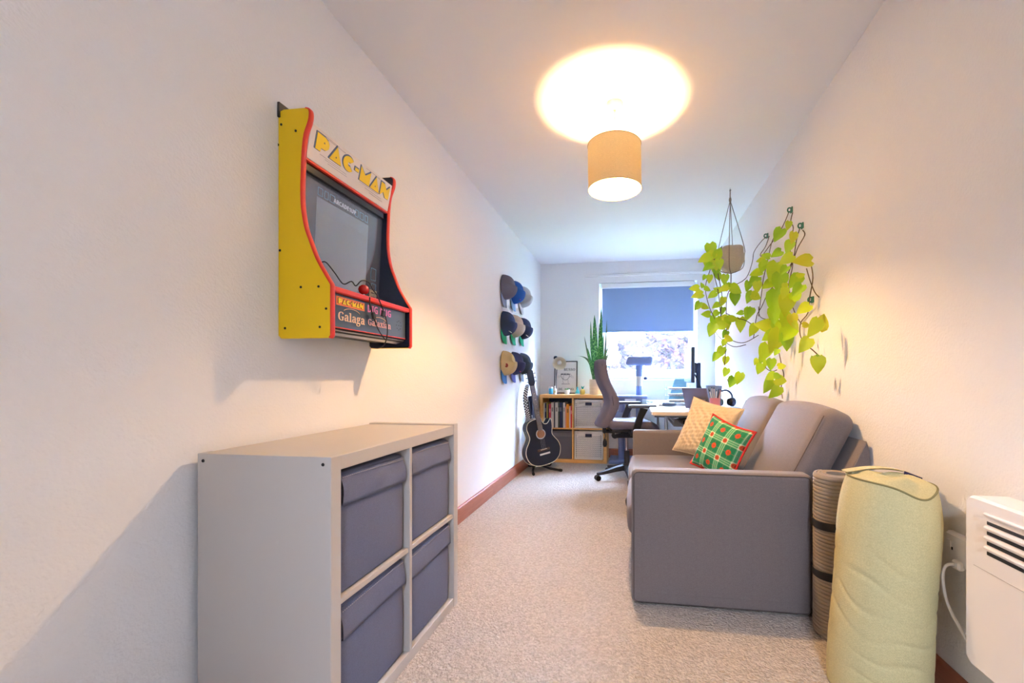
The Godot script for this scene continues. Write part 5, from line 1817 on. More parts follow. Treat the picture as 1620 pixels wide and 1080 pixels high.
# ---------------------------------------------------------------- office chair
func build_chair() -> void:
	var t := thing("office_chair", "grey upholstered office chair with black star base facing the desk", "chair", P(-0.075, 0, 4.10), 0.24)
	# local: +x is forwards, z across
	var fab: Material = M.chair_fabric
	var dk: Material = M.dark_plastic
	# star base
	var hub := lathe(t, "base_hub", dk, [Vector2(0, 0.075), Vector2(0.034, 0.075), Vector2(0.036, 0.14), Vector2(0.026, 0.15), Vector2(0.026, 0.27), Vector2(0.0, 0.27)], 20)
	var angs := [2.93, 4.28, 5.45, 0.42, 1.68]
	for k in 5:
		var a: float = angs[k]
		var dir := Vector3(cos(a), 0, sin(a))
		var st := new_st()
		var sd := Vector3(-dir.z, 0, dir.x)
		var secs := [[0.03, 0.135, 0.03, 0.05], [0.12, 0.118, 0.025, 0.04], [0.22, 0.092, 0.02, 0.03], [0.305, 0.074, 0.016, 0.022]]
		for i in 3:
			var q := []
			for j in [i, i + 1]:
				var s: Array = secs[j]
				var c: Vector3 = dir * s[0] + Vector3.UP * s[1]
				q.append([c - sd * s[2], c + sd * s[2], c + sd * s[2] - Vector3.UP * s[3], c - sd * s[2] - Vector3.UP * s[3]])
			quad(st, q[0][0], q[0][1], q[1][1], q[1][0], Vector3.UP)
			quad(st, q[0][1], q[0][2], q[1][2], q[1][1], sd)
			quad(st, q[0][2], q[0][3], q[1][3], q[1][2], Vector3.DOWN)
			quad(st, q[0][3], q[0][0], q[1][0], q[1][3], -sd)
			if i == 2:
				quad(st, q[1][0], q[1][1], q[1][2], q[1][3], dir)
		var leg := put(fin(st), "star_leg", dk, t)
		var wc := dir * 0.30
		for s in [-1, 1]:
			lathe(leg, "castor_wheel", M.black, [Vector2(0, -0.011), Vector2(0.024, -0.011), Vector2(0.027, -0.007), Vector2(0.027, 0.007), Vector2(0.024, 0.011), Vector2(0, 0.011)], 18, Transform3D(aim(Vector3.ZERO, sd).basis, wc + Vector3.UP * 0.027 + sd * s * 0.017))
		soft(leg, "castor_fork", M.black, wc + Vector3(0, 0.042, 0), Vector3(0.035, 0.03, 0.035), 0.01, 2, 2)
	lathe(t, "gas_lift", M.chrome, [Vector2(0.014, 0.26), Vector2(0.014, 0.42)], 16)
	# mechanism
	soft(t, "tilt_mechanism", M.black, Vector3(0.0, 0.44, 0), Vector3(0.26, 0.075, 0.2), 0.015, 3, 2)
	soft(t, "seat_pan", M.black, Vector3(0.015, 0.485, 0), Vector3(0.40, 0.03, 0.40), 0.012, 3, 2)
	tube(t, "tilt_lever", M.steel, [Vector3(-0.08, 0.455, 0.09), Vector3(-0.16, 0.465, 0.24)], 0.006, 8)
	lathe(t, "tension_knob", M.black, [Vector2(0, -0.02), Vector2(0.026, -0.018), Vector2(0.028, 0.018), Vector2(0, 0.02)], 16, Transform3D(Basis(Vector3.RIGHT, PI / 2), Vector3(-0.14, 0.43, 0.10)))
	# seat
	var sf := func(p: Vector3) -> Vector3:
		var u := clampf(p.x / 0.23, -1, 1)
		var v := clampf(p.z / 0.24, -1, 1)
		if p.y > 0:
			p.y += 0.012 * (1 - v * v) - 0.014 * (1.0 - u * u)
		if u > 0.4:
			p.y -= 0.06 * pow((u - 0.4) / 0.6, 2.0)
		p.z *= 1.0 - 0.08 * maxf(0.0, -u)
		return p
	soft(t, "seat", fab, Vector3(0.03, 0.537, 0), Vector3(0.47, 0.085, 0.48), 0.04, 10, 4, sf)
	# back: an S-shaped upholstered shell
	var bf := func(p: Vector3) -> Vector3:
		var f := (p.y + 0.33) / 0.66
		var c := -0.055 + 0.115 * exp(-pow((f - 0.36) / 0.26, 2.0)) + 0.03 * f
		var wd := 1.0 - 0.42 * pow(maxf(0.0, f - 0.3) / 0.7, 1.8) - 0.10 * pow(maxf(0.0, 0.3 - f) / 0.3, 2.0)
		var v := clampf(p.z / 0.22, -1, 1)
		p.z *= wd
		p.x += c + 0.05 * v * v * (1.0 - 0.5 * f)
		return p
	var bk := soft(t, "backrest", fab, Vector3(-0.245, 0.825, 0), Vector3(0.085, 0.64, 0.40), 0.036, 12, 4, bf)
	# piping round the back shell
	var ring := []
	var rr := round_rect(0.40 - 0.012, 0.64 - 0.012, 0.05, 5)
	var n := rr.size()
	for i in n:
		for k in 4:
			var v := rr[i].lerp(rr[(i + 1) % n], k / 4.0)
			var p: Vector3 = bf.call(Vector3(-0.012, v.y, v.x))
			ring.append(p + Vector3(0.0, 0, 0.0))
	var st2 := new_st()
	a_tube(st2, ring, 0.0045, 6, true)
	put(fin(st2), "piping", mat(rgb(52, 48, 60), 0.8), bk)
	soft(t, "back_upright", M.black, Vector3(-0.22, 0.55, 0), Vector3(0.03, 0.22, 0.07), 0.01, 2, 2)
	tube(t, "back_bar", M.black, [Vector3(-0.22, 0.46, 0), Vector3(-0.05, 0.45, 0)], 0.018, 8)
	# lumbar pump bulb on its hose
	var pm := tube(t, "pump_hose", M.black, spline3([Vector3(-0.24, 0.52, 0.14), Vector3(-0.25, 0.48, 0.15), Vector3(-0.235, 0.44, 0.15), Vector3(-0.24, 0.41, 0.15)], 5), 0.004, 8)
	lathe(pm, "pump_bulb", M.black, [Vector2(0, 0.33), Vector2(0.014, 0.335), Vector2(0.02, 0.355), Vector2(0.018, 0.385), Vector2(0.008, 0.405), Vector2(0, 0.415)], 16, ident(Vector3(-0.24, 0, 0.15)))
	# arms
	for s in [-1, 1]:
		var z: float = s * 0.275
		var ap := extrude(t, "arm_post", M.black, PackedVector2Array([Vector2(-0.03, 0.45), Vector2(0.05, 0.45), Vector2(0.085, 0.60), Vector2(0.13, 0.685), Vector2(0.06, 0.70), Vector2(0.03, 0.62)]), 0.03, 0.005, ident(Vector3(0, 0, z)))
		box(ap, "arm_bracket", M.black, Vector3(0.01, 0.465, -s * 0.05), Vector3(0.07, 0.02, 0.10), 0.004)
		soft(t, "arm_pad", mat(rgb(66, 72, 88), 0.55), Vector3(0.08, 0.712, z), Vector3(0.25, 0.03, 0.085), 0.014, 4, 3)

# ---------------------------------------------------------------- cat tree
func build_cat_tree() -> void:
	var t := thing("cat_tree", "blue grey plush cat tree with cream sisal post below the window", "cat tree", P(-0.02, 0, 4.93))
	var pl: Material = M.cat_plush
	soft(t, "base_board", pl, Vector3(-0.06, 0.02, 0), Vector3(0.42, 0.04, 0.36), 0.012, 4, 2)
	var px := 0.07
	for q in [[0.04, 0.73, pl], [0.77, 0.875, pl], [0.875, 0.985, M.sisal], [0.985, 1.125, pl]]:
		lathe(t, "post", q[2], [Vector2(0.036, q[0]), Vector2(0.037, q[0] + 0.01), Vector2(0.037, q[1] - 0.01), Vector2(0.036, q[1])], 18, ident(Vector3(px, 0, 0)))
	lathe(t, "post", pl, [Vector2(0.038, 0.04), Vector2(0.038, 0.735)], 18, ident(Vector3(-0.13, 0, 0.03)))
	soft(t, "platform", pl, Vector3(-0.03, 0.752, 0), Vector3(0.38, 0.035, 0.32), 0.012, 4, 2)
	soft(t, "lower_platform", pl, Vector3(-0.16, 0.548, 0.02), Vector3(0.26, 0.05, 0.28), 0.016, 4, 2)
	# perch: bowl with a raised rim
	var pr := func(p: Vector3) -> Vector3:
		var f := (p.y + 0.05) / 0.1
		if p.x < 0:
			p.x *= 1.12 - 0.22 * f
		if p.y > 0:
			p.y -= 0.045 * exp(-pow(p.x / 0.09, 2.0) - pow(p.z / 0.09, 2.0))
		return p
	soft(t, "perch", pl, Vector3(0.075, 1.165, 0), Vector3(0.29, 0.10, 0.28), 0.03, 8, 3, pr)
	# dangling toy ball
	tube(t, "toy_cord", M.white_plastic, [Vector3(0.14, 1.12, 0.06), Vector3(0.142, 0.985, 0.06)], 0.0015, 5)
	lathe(t, "toy_ball", mat(rgb(70, 84, 120), 0.9), [Vector2(0, 0.945), Vector2(0.014, 0.95), Vector2(0.021, 0.965), Vector2(0.014, 0.98), Vector2(0, 0.985)], 14, ident(Vector3(0.142, 0, 0.06)))

# ---------------------------------------------------------------- desk
func build_desk() -> void:
	var x0 := 0.13
	var x1 := 0.915
	var d0 := 3.34
	var d1 := 4.93
	var t := thing("desk", "long white desk on grey metal trestles along the right wall", "desk", P((x0 + x1) / 2, 0, (d0 + d1) / 2))
	var L := d1 - d0
	var W := x1 - x0
	var top := mat(rgb(228, 232, 240), 0.3)
	soft(t, "desktop", top, Vector3(0, 0.692, 0), Vector3(W, 0.032, L), 0.006, 2, 2)
	box(t, "edge_band", mat(rgb(206, 190, 172), 0.5), Vector3(0, 0.6905, L / 2 + 0.0008), Vector3(W - 0.02, 0.026, 0.002), 0.0005)
	for s in [-1, 1]:
		var z: float = s * (L / 2 - 0.16)
		var tr := tube(t, "trestle_rail", M.steel, [Vector3(-W / 2 + 0.03, 0.662, z), Vector3(W / 2 - 0.03, 0.662, z)], 0.014, 8)
		for e in [-1, 1]:
			for k in [-1, 1]:
				var lg := tube(tr, "trestle_leg", M.steel, [Vector3(e * (W / 2 - 0.12), 0.66, z), Vector3(e * (W / 2 - 0.10) - 0.04 * e, 0.01, z + k * 0.13)], 0.0125, 8)
			tube(tr, "trestle_brace", M.steel, [Vector3(e * (W / 2 - 0.14), 0.28, z - 0.075), Vector3(e * (W / 2 - 0.14), 0.28, z + 0.075)], 0.008, 6)
	# cable tray under the top, full of leads
	var c := thing("cable_tray", "grey wire cable tray with tangled leads under the desk", "tray", P(0.45, 0.555, 4.05))
	var st := new_st()
	for i in 15:
		var z := -0.35 + i * 0.05
		a_tube(st, [Vector3(-0.12, 0.075, z), Vector3(-0.12, 0, z), Vector3(0.12, 0, z), Vector3(0.12, 0.075, z)], 0.003, 5)
	for q in [Vector2(-0.12, 0.075), Vector2(-0.12, 0.035), Vector2(-0.12, 0), Vector2(-0.04, 0), Vector2(0.04, 0), Vector2(0.12, 0), Vector2(0.12, 0.035), Vector2(0.12, 0.075)]:
		a_tube(st, [Vector3(q.x, q.y, -0.36), Vector3(q.x, q.y, 0.36)], 0.003, 5)
	put(fin(st), "wire_basket", M.steel, c)
	for s in [-1, 1]:
		for z in [-0.3, 0.3]:
			tube(c, "hanger", M.steel, [Vector3(s * 0.12, 0.07, z), Vector3(s * 0.12, 0.121, z)], 0.004, 6)
	box(c, "power_strip", M.black, Vector3(0, 0.022, 0.05), Vector3(0.06, 0.036, 0.4), 0.006)
	for i in 5:
		var pts := []
		for k in 8:
			pts.append(Vector3(rng.randf_range(-0.10, 0.10), rng.randf_range(0.045, 0.085), -0.33 + k * 0.094))
		tube(c, "lead", M.black if i % 2 == 0 else mat(rgb(90, 92, 100), 0.7), spline3(pts, 4), 0.004, 6)

func build_desk_items() -> void:
	var y := 0.7085
	# monitor facing the chair
	var m := thing("monitor", "wide computer monitor on a dark stand arm facing the chair", "monitor", P(0.555, y, 4.46), -PI / 2)
	# local: +z is the screen side, x along the width
	soft(m, "housing", mat(rgb(52, 62, 84), 0.4), Vector3(0, 0.385, 0), Vector3(0.56, 0.345, 0.032), 0.008, 2, 2)
	box(m, "screen", mat(rgb(150, 162, 172), 0.08), Vector3(0, 0.387, 0.0165), Vector3(0.545, 0.325, 0.002), 0.0)
	soft(m, "column", mat(rgb(36, 52, 84), 0.4), Vector3(0.10, 0.205, -0.075), Vector3(0.05, 0.41, 0.04), 0.008, 2, 2)
	box(m, "mount", M.dark_plastic, Vector3(0.08, 0.36, -0.035), Vector3(0.1, 0.1, 0.045), 0.004)
	soft(m, "foot", M.dark_plastic, Vector3(0.09, 0.008, -0.07), Vector3(0.24, 0.016, 0.2), 0.006, 2, 2)
	for k in 3:
		tube(m, "cable", M.black, spline3([Vector3(0.06 + 0.03 * k, 0.30, -0.04), Vector3(0.14 + 0.03 * k, 0.16, -0.09), Vector3(0.20 + 0.02 * k, 0.05, -0.11), Vector3(0.24, 0.006, -0.12 - 0.02 * k)], 5), 0.003, 6)
	# tablet on its kickstand, seen from behind
	var tb := thing("tablet", "dark tablet propped on its kickstand at the desk end", "tablet", P(0.525, y, 3.66), PI - 0.55)
	var tilt := Node3D.new()
	tilt.name = "slate"
	tb.add_child(tilt)
	tilt.rotation.x = -0.42
	soft(tilt, "shell", mat(rgb(84, 78, 96), 0.4, 0.2), Vector3(0, 0.098, 0), Vector3(0.215, 0.19, 0.009), 0.004, 2, 2)
	box(tilt, "glass_face", M.black_gloss, Vector3(0, 0.098, 0.0048), Vector3(0.205, 0.18, 0.001), 0.0)
	var ks := box(tb, "kickstand", mat(rgb(100, 94, 108), 0.4, 0.3), Vector3(-0.03, 0.042, -0.078), Vector3(0.12, 0.10, 0.003), 0.001)
	ks.rotation.x = 0.55
	# keyboard: a slab with rows of keys
	var kb := thing("keyboard", "slim white keyboard lying on the desk before the monitor", "keyboard", P(0.265, y, 4.19), -PI / 2 + 0.1)
	soft(kb, "deck", mat(rgb(196, 202, 212), 0.4), Vector3(0, 0.006, 0), Vector3(0.40, 0.012, 0.13), 0.004, 2, 2)
	var kc := mat(rgb(232, 234, 238), 0.5)
	for r in 5:
		for c in 14:
			if r == 4 and c > 4 and c < 9:
				continue
			box(kb, "key", kc, Vector3(-0.182 + c * 0.028, 0.0145, -0.048 + r * 0.024), Vector3(0.024, 0.006, 0.020), 0.002)
	box(kb, "key", kc, Vector3(0.0, 0.0145, 0.048), Vector3(0.108, 0.006, 0.020), 0.002)
	# second board: slim laptop-like pad further back
	var pd := thing("closed_laptop", "closed silver laptop lying flat beyond the keyboard", "laptop", P(0.30, y, 4.60), 0.15)
	soft(pd, "base", mat(rgb(150, 168, 190), 0.35, 0.3), Vector3(0, 0.006, 0), Vector3(0.32, 0.010, 0.22), 0.004, 2, 2)
	soft(pd, "lid", mat(rgb(176, 192, 212), 0.3, 0.3), Vector3(0, 0.0145, 0), Vector3(0.32, 0.007, 0.22), 0.003, 2, 2)
	box(pd, "front_notch", M.dark_plastic, Vector3(0, 0.0112, 0.1098), Vector3(0.05, 0.003, 0.002), 0.0)
	# mouse
	var ms := thing("mouse", "dark blue computer mouse beside the white keyboard", "mouse", P(0.315, y, 3.965), 1.2)
	var mf := func(p: Vector3) -> Vector3:
		p.y *= 1.0 - 0.35 * pow(clampf(p.z / 0.06, -1, 1) * 0.5 + 0.5, 2.0)
		p.x *= 1.0 - 0.15 * absf(p.z) / 0.06
		return p
	soft(ms, "shell", mat(rgb(84, 112, 156), 0.35), Vector3(0, 0.019, 0), Vector3(0.075, 0.038, 0.125), 0.018, 4, 4, mf)
	lathe(ms, "scroll_wheel", M.rubber, [Vector2(0, -0.004), Vector2(0.01, -0.004), Vector2(0.01, 0.004), Vector2(0, 0.004)], 12, Transform3D(Basis(Vector3.BACK, PI / 2), Vector3(0, 0.032, -0.035)))
	# teal folder standing against the letter tray
	var fo := thing("file_holder", "slanted teal green file holder standing by the window", "file holder", P(0.50, y, 4.80), 0.0)
	var side := PackedVector2Array([Vector2(-0.13, 0), Vector2(0.06, 0), Vector2(0.06, 0.25), Vector2(-0.055, 0.25)])
	var teal := mat(rgb(98, 140, 148), 0.5)
	for s in [-1, 1]:
		extrude(fo, "side", teal, side, 0.004, 0.0, ident(Vector3(0, 0, s * 0.045)))
	box(fo, "spine", teal, Vector3(0.058, 0.125, 0), Vector3(0.004, 0.25, 0.086), 0.0005)
	box(fo, "bottom", teal, Vector3(-0.035, 0.002, 0), Vector3(0.186, 0.004, 0.086), 0.0005)
	# wire mesh organiser with papers
	var og := thing("letter_rack", "pale wire letter rack filled with papers behind the tablet", "rack", P(0.425, y, 4.36), 0.0)
	var wire := mat(rgb(196, 210, 224), 0.4, 0.3)
	for k in 3:
		var st := new_st()
		var yy := 0.02 + k * 0.062
		for q in [[-0.11, -0.10], [0.11, -0.10], [0.11, 0.10], [-0.11, 0.10]]:
			pass
		var pts := [Vector3(-0.11, yy, -0.10), Vector3(0.11, yy, -0.10), Vector3(0.11, yy, 0.10), Vector3(-0.11, yy, 0.10)]
		a_tube(st, pts, 0.003, 5, true)
		for i in 7:
			var xx := -0.09 + i * 0.03
			a_tube(st, [Vector3(xx, yy, -0.10), Vector3(xx, yy, 0.10)], 0.0018, 4)
		put(fin(st), "tray", wire, og)
		for j in 3:
			var pp := box(og, "paper", mat(rgb(238, 238, 240).darkened(0.04 * j), 0.8), Vector3(0.005 * j - 0.01, yy + 0.006 + j * 0.006, 0.004 * j), Vector3(0.17, 0.003, 0.18), 0.0)
			pp.rotation.y = 0.06 * (j - 1)
	for q in [[-0.11, -0.10], [0.11, -0.10], [0.11, 0.10], [-0.11, 0.10]]:
		tube(og, "upright", wire, [Vector3(q[0], 0.0, q[1]), Vector3(q[0], 0.19, q[1])], 0.003, 6)
	# pink pen pot
	var pp := thing("pen_pot", "pink pot full of pens and brushes on the desk end", "pen pot", P(0.675, y, 3.72))
	lathe(pp, "pot", mat(rgb(222, 132, 132), 0.45), [Vector2(0, 0), Vector2(0.040, 0), Vector2(0.044, 0.09), Vector2(0.041, 0.09), Vector2(0.038, 0.01), Vector2(0, 0.01)], 26)
	var pens := [rgb(232, 228, 222), rgb(60, 58, 66), rgb(222, 200, 190), rgb(238, 236, 230), rgb(70, 70, 80), rgb(214, 206, 200), rgb(240, 238, 236), rgb(180, 110, 110)]
	for i in 8:
		var a := i * 0.8 + 0.3
		var b := Vector3(cos(a) * 0.018, 0.012, sin(a) * 0.018)
		var e := Vector3(cos(a) * 0.05, 0.145 + 0.012 * (i % 3), sin(a) * 0.04)
		var pn := tube(pp, "pen", mat(pens[i], 0.5), [b, e], 0.0048, 7)
		tube(pn, "tip", M.dark_plastic, [e, e + (e - b).normalized() * 0.014], [0.0046, 0.0012], 7)
	# grey box and headphones behind it
	var gx := thing("desk_bin", "tapered blue grey desk tub behind the pen pot", "tub", P(0.72, y, 4.02))
	var st6 := new_st()
	st6.set_smooth_group(-1)
	var hb := [Vector3(-0.05, 0, -0.04), Vector3(0.05, 0, -0.04), Vector3(0.05, 0, 0.04), Vector3(-0.05, 0, 0.04)]
	var ht := [Vector3(-0.064, 0.19, -0.05), Vector3(0.064, 0.19, -0.05), Vector3(0.064, 0.19, 0.05), Vector3(-0.064, 0.19, 0.05)]
	for i in 4:
		var j := (i + 1) % 4
		var o: Vector3 = hb[i] + hb[j]
		quad(st6, hb[i], hb[j], ht[j], ht[i], o)
		quad(st6, hb[i] * 0.94 + Vector3.UP * 0.004, hb[j] * 0.94 + Vector3.UP * 0.004, ht[j] * Vector3(0.95, 1, 0.95), ht[i] * Vector3(0.95, 1, 0.95), -o)
		quad(st6, ht[i], ht[j], ht[j] * Vector3(0.95, 1, 0.95), ht[i] * Vector3(0.95, 1, 0.95), Vector3.UP)
	quad(st6, hb[0], hb[1], hb[2], hb[3], Vector3.DOWN)
	put(fin(st6), "shell", mat(rgb(136, 152, 178), 0.5), gx)
	box(gx, "contents", M.dark_plastic, Vector3(0, 0.08, 0), Vector3(0.08, 0.1, 0.06), 0.004)
	var hp := thing("headphones", "dark blue over ear headphones standing on the desk by the wall", "headphones", P(0.80, y, 3.93), 0.35)
	var band := []
	for i in 17:
		var a := PI * i / 16.0
		band.append(Vector3(0.072 * cos(a), 0.075 + 0.075 * sin(a), 0))
	tube(hp, "headband", mat(rgb(36, 52, 84), 0.4), band, 0.0085, 10)
	for s in [-1, 1]:
		var cupx := Transform3D(Basis(Vector3.BACK, PI / 2), Vector3(s * 0.07, 0.045, 0))
		lathe(hp, "ear_cup", mat(rgb(32, 46, 74), 0.45), [Vector2(0, -0.018), Vector2(0.036, -0.016), Vector2(0.042, -0.006), Vector2(0.042, 0.008), Vector2(0.036, 0.018), Vector2(0, 0.018)], 22, cupx)
		lathe(hp, "ear_pad", M.rubber, [Vector2(0.018, -0.012), Vector2(0.03, -0.014), Vector2(0.034, 0), Vector2(0.03, 0.014), Vector2(0.018, 0.012)], 20, Transform3D(Basis(Vector3.BACK, PI / 2), Vector3(s * 0.046, 0.045, 0)))
	# clear jar beside the tablet
	var jr := thing("glass_jar", "small pale jar with purple lid between tablet and pen pot", "jar", P(0.62, y, 3.80))
	lathe(jr, "body", mat(rgb(206, 214, 208), 0.15), [Vector2(0, 0), Vector2(0.024, 0), Vector2(0.026, 0.006), Vector2(0.026, 0.05), Vector2(0.022, 0.056), Vector2(0, 0.056)], 20)
	lathe(jr, "lid", mat(rgb(150, 130, 178), 0.4), [Vector2(0.023, 0.056), Vector2(0.023, 0.074), Vector2(0, 0.075)], 20)

# ---------------------------------------------------------------- pothos
func leaf_mesh(fold: float, droop: float, twist: float) -> ArrayMesh:
	var st := new_st()
	st.set_smooth_group(0)
	var cy := [0.0, 0.12, 0.34, 0.58, 0.82, 1.04]
	var ex := [0.19, 0.40, 0.42, 0.33, 0.17, 0.0]
	var ey := [-0.12, 0.08, 0.33, 0.58, 0.83, 1.04]
	for s in [-1.0, 1.0]:
		var rows := []
		for i in 6:
			var row := []
			for k in 3:
				var f := k / 2.0
				var p := Vector3(s * ex[i] * f, lerpf(cy[i], ey[i], f), 0)
				p.z = fold * absf(p.x) * (1.0 - 0.6 * absf(p.x)) - droop * p.y * p.y + twist * p.x * p.y
				row.append(p)
			rows.append(row)
		for i in 5:
			for k in 2:
				quad(st, rows[i][k], rows[i][k + 1], rows[i + 1][k + 1], rows[i + 1][k], Vector3.BACK)
	return fin(st)

func build_pothos() -> void:
	var hook := P(0.705, HC, 3.288)
	var pc := P(0.705, 1.853, 3.288)
	var t := thing("hanging_pothos", "lime green trailing pothos in a hanging fabric pot, trained along the wall", "plant", pc)
	# pot: soft felt bag, slightly square
	var felt := grainy(mat(rgb(220, 204, 182), 0.95), "fuzz", "pile", 8.0, 0.3)
	var pf := func(p: Vector3) -> Vector3:
		var f := (p.y + 0.095) / 0.19
		var k := 0.78 + 0.22 * smoothstep(0.0, 0.4, f)
		p.x *= k
		p.z *= k
		p.x += 0.004 * sin(p.y * 60.0 + p.z * 40.0)
		if p.y > 0.07 and Vector2(p.x, p.z).length() < 0.055:
			p.y -= 0.03
		return p
	var pot := soft(t, "pot", felt, Vector3(0.008, 0, 0), Vector3(0.165, 0.19, 0.165), 0.045, 8, 4, pf)
	lathe(pot, "soil", mat(rgb(62, 48, 36), 1.0), [Vector2(0.062, 0.078), Vector2(0, 0.082)], 18)
	# hanger
	var cordm := mat(rgb(128, 112, 100), 0.9)
	var top := Vector3(0, HC - pc.y - 0.012, 0)
	var knot := Vector3(0, 0.44, 0)
	tube(t, "hanger_cord", cordm, [top, knot], 0.004, 7)
	lathe(t, "knot", cordm, [Vector2(0, 0.425), Vector2(0.008, 0.43), Vector2(0.010, 0.445), Vector2(0.006, 0.46), Vector2(0, 0.462)], 12)
	for i in 4:
		var a := TAU * i / 4.0 + 0.35
		var r := 0.094
		tube(t, "hanger_cord", cordm, spline3([knot, Vector3(cos(a) * r * 0.93 + 0.006, 0.10, sin(a) * r * 0.93), Vector3(cos(a) * r + 0.006, 0.02, sin(a) * r), Vector3(cos(a) * r * 0.86 + 0.006, -0.075, sin(a) * r * 0.86), Vector3(0.006, -0.106, 0)], 4), 0.0028, 6)
	tube(t, "tail_cord", cordm, [Vector3(0.006, -0.104, 0), Vector3(0.005, -0.30, 0)], 0.004, 7)
	# ceiling hook
	var hk := thing("ceiling_hook", "small steel hook in the ceiling holding the plant hanger", "hook", hook)
	tube(hk, "shank", M.steel, spline3([Vector3(0, 0, 0), Vector3(0, -0.012, 0), Vector3(0.007, -0.018, 0), Vector3(0, -0.026, 0), Vector3(-0.006, -0.02, 0)], 4), 0.0016, 6)
	# vines: pixel paths; 0 = in the plane of the pot, 1 = on the right wall
	var vines := [
		[[[1142, 390], [1132, 402], [1124, 425], [1116, 455], [1122, 485], [1131, 505], [1130, 520], [1140, 535], [1160, 548], [1180, 545]], 0],
		[[[1140, 391], [1128, 420], [1136, 460], [1140, 495], [1148, 530], [1147, 570], [1145, 590], [1153, 604]], 0],
		[[[1142, 389], [1136, 430], [1142, 465], [1140, 500], [1143, 515]], 0],
		[[[1148, 495], [1165, 503], [1180, 507], [1193, 518], [1192, 535]], 0],
		[[[1150, 534], [1165, 541], [1180, 541], [1200, 530]], 0],
		[[[1158, 452], [1150, 470], [1149, 500], [1150, 540]], 0],
		[[[1212, 376], [1206, 380], [1193, 398], [1190, 415], [1180, 440], [1158, 453]], 2],
		[[[1217, 373], [1211, 390], [1203, 402], [1206, 404], [1220, 385], [1228, 376]], 1],
		[[[1248, 335], [1242, 350], [1234, 365], [1222, 380], [1215, 410], [1208, 440], [1204, 470], [1200, 500]], 1],
		[[[1254, 336], [1251, 350], [1255, 361], [1250, 385], [1251, 402], [1254, 420], [1248, 450], [1252, 475]], 1],
		[[[1265, 362], [1260, 380], [1256, 405], [1250, 420], [1241, 432], [1228, 448], [1215, 463], [1205, 485], [1197, 500], [1193, 530]], 1],
		[[[1270, 364], [1273, 372], [1262, 392], [1255, 412], [1246, 434], [1240, 443], [1246, 462], [1252, 480], [1260, 500], [1268, 512]], 1],
		[[[1283, 418], [1286, 440], [1281, 470], [1278, 495], [1267, 510], [1266, 530], [1275, 545], [1285, 553], [1296, 563]], 1],
		[[[1228, 470], [1226, 500], [1214, 505], [1202, 500], [1200, 485]], 1],
		[[[1230, 546], [1233, 560], [1237, 580], [1240, 595], [1236, 612], [1238, 630]], 1],
		[[[1207, 568], [1212, 582], [1222, 587], [1229, 585]], 1],
		[[[1276, 425], [1282, 445], [1289, 462], [1296, 470]], 1],
	]
	for v in vines:
		var pts := []
		var n: int = v[0].size()
		for i in n:
			var q: Array = v[0][i]
			var p: Vector3
			if v[1] == 0:
				p = at_depth(q[0], q[1], 3.19 + 0.03 * sin(q[1] * 0.05))
			elif v[1] == 1:
				p = at_x(q[0], q[1], XR - 0.035 - 0.025 * sin(q[1] * 0.07 + q[0] * 0.05))
			else:
				p = at_x(q[0], q[1], XR - 0.03).lerp(at_depth(q[0], q[1], 3.21), smoothstep(0.0, 1.0, float(i) / (n - 1)))
			pts.append(p - pc)
		tube(t, "vine", M.vine, spline3(pts, 4), 0.0028, 6)
	# leaves: centre in pixels, length in pixels, direction of the tip in degrees clockwise from right
	var cl := [[150, 110, 90, 80], [110, 165, 80, 160], [130, 230, 70, 150], [175, 220, 80, 90], [200, 130, 75, 300], [210, 205, 60, 90], [105, 298, 36, 120], [140, 305, 50, 100], [200, 290, 52, 70], [38, 370, 60, 180], [88, 350, 36, 250], [60, 415, 70, 170], [125, 377, 45, 20], [160, 415, 58, 150], [58, 492, 60, 120], [112, 495, 56, 10], [117, 548, 56, 180], [195, 380, 48, 200], [245, 310, 64, 100], [240, 370, 62, 160], [262, 360, 52, 90], [322, 378, 84, 25], [312, 440, 84, 85], [232, 460, 58, 100], [185, 490, 52, 150], [180, 545, 52, 140], [230, 525, 48, 100], [235, 580, 62, 150], [180, 610, 62, 170], [210, 625, 72, 170], [155, 655, 82, 110], [265, 620, 62, 70], [270, 590, 58, 60], [305, 578, 58, 355], [245, 685, 52, 120], [275, 715, 62, 10], [238, 745, 46, 110], [215, 810, 80, 110], [180, 840, 60, 120], [250, 865, 56, 100], [250, 945, 58, 110], [342, 985, 76, 105], [292, 1010, 72, 110], [356, 618, 90, 80], [348, 540, 42, 170], [405, 545, 80, 100], [400, 355, 66, 100], [440, 655, 78, 110], [165, 170, 70, 45], [120, 190, 60, 100], [185, 255, 60, 110], [150, 150, 70, 130], [160, 590, 50, 100], [205, 590, 50, 60]]
	var w6 := [[370, 370, 150, 120], [485, 260, 90, 100], [535, 400, 120, 100], [490, 500, 130, 110], [350, 585, 120, 150], [470, 640, 150, 150], [650, 668, 190, 180], [315, 780, 200, 110], [435, 775, 115, 130], [180, 655, 90, 170], [190, 740, 110, 100], [120, 800, 120, 170], [90, 890, 130, 140], [130, 960, 115, 90], [20, 955, 90, 100], [255, 930, 130, 150], [380, 910, 200, 95], [445, 960, 80, 90], [560, 895, 165, 130], [630, 825, 95, 330], [590, 1000, 155, 130], [440, 1030, 115, 100], [230, 610, 90, 200], [205, 690, 80, 120]]
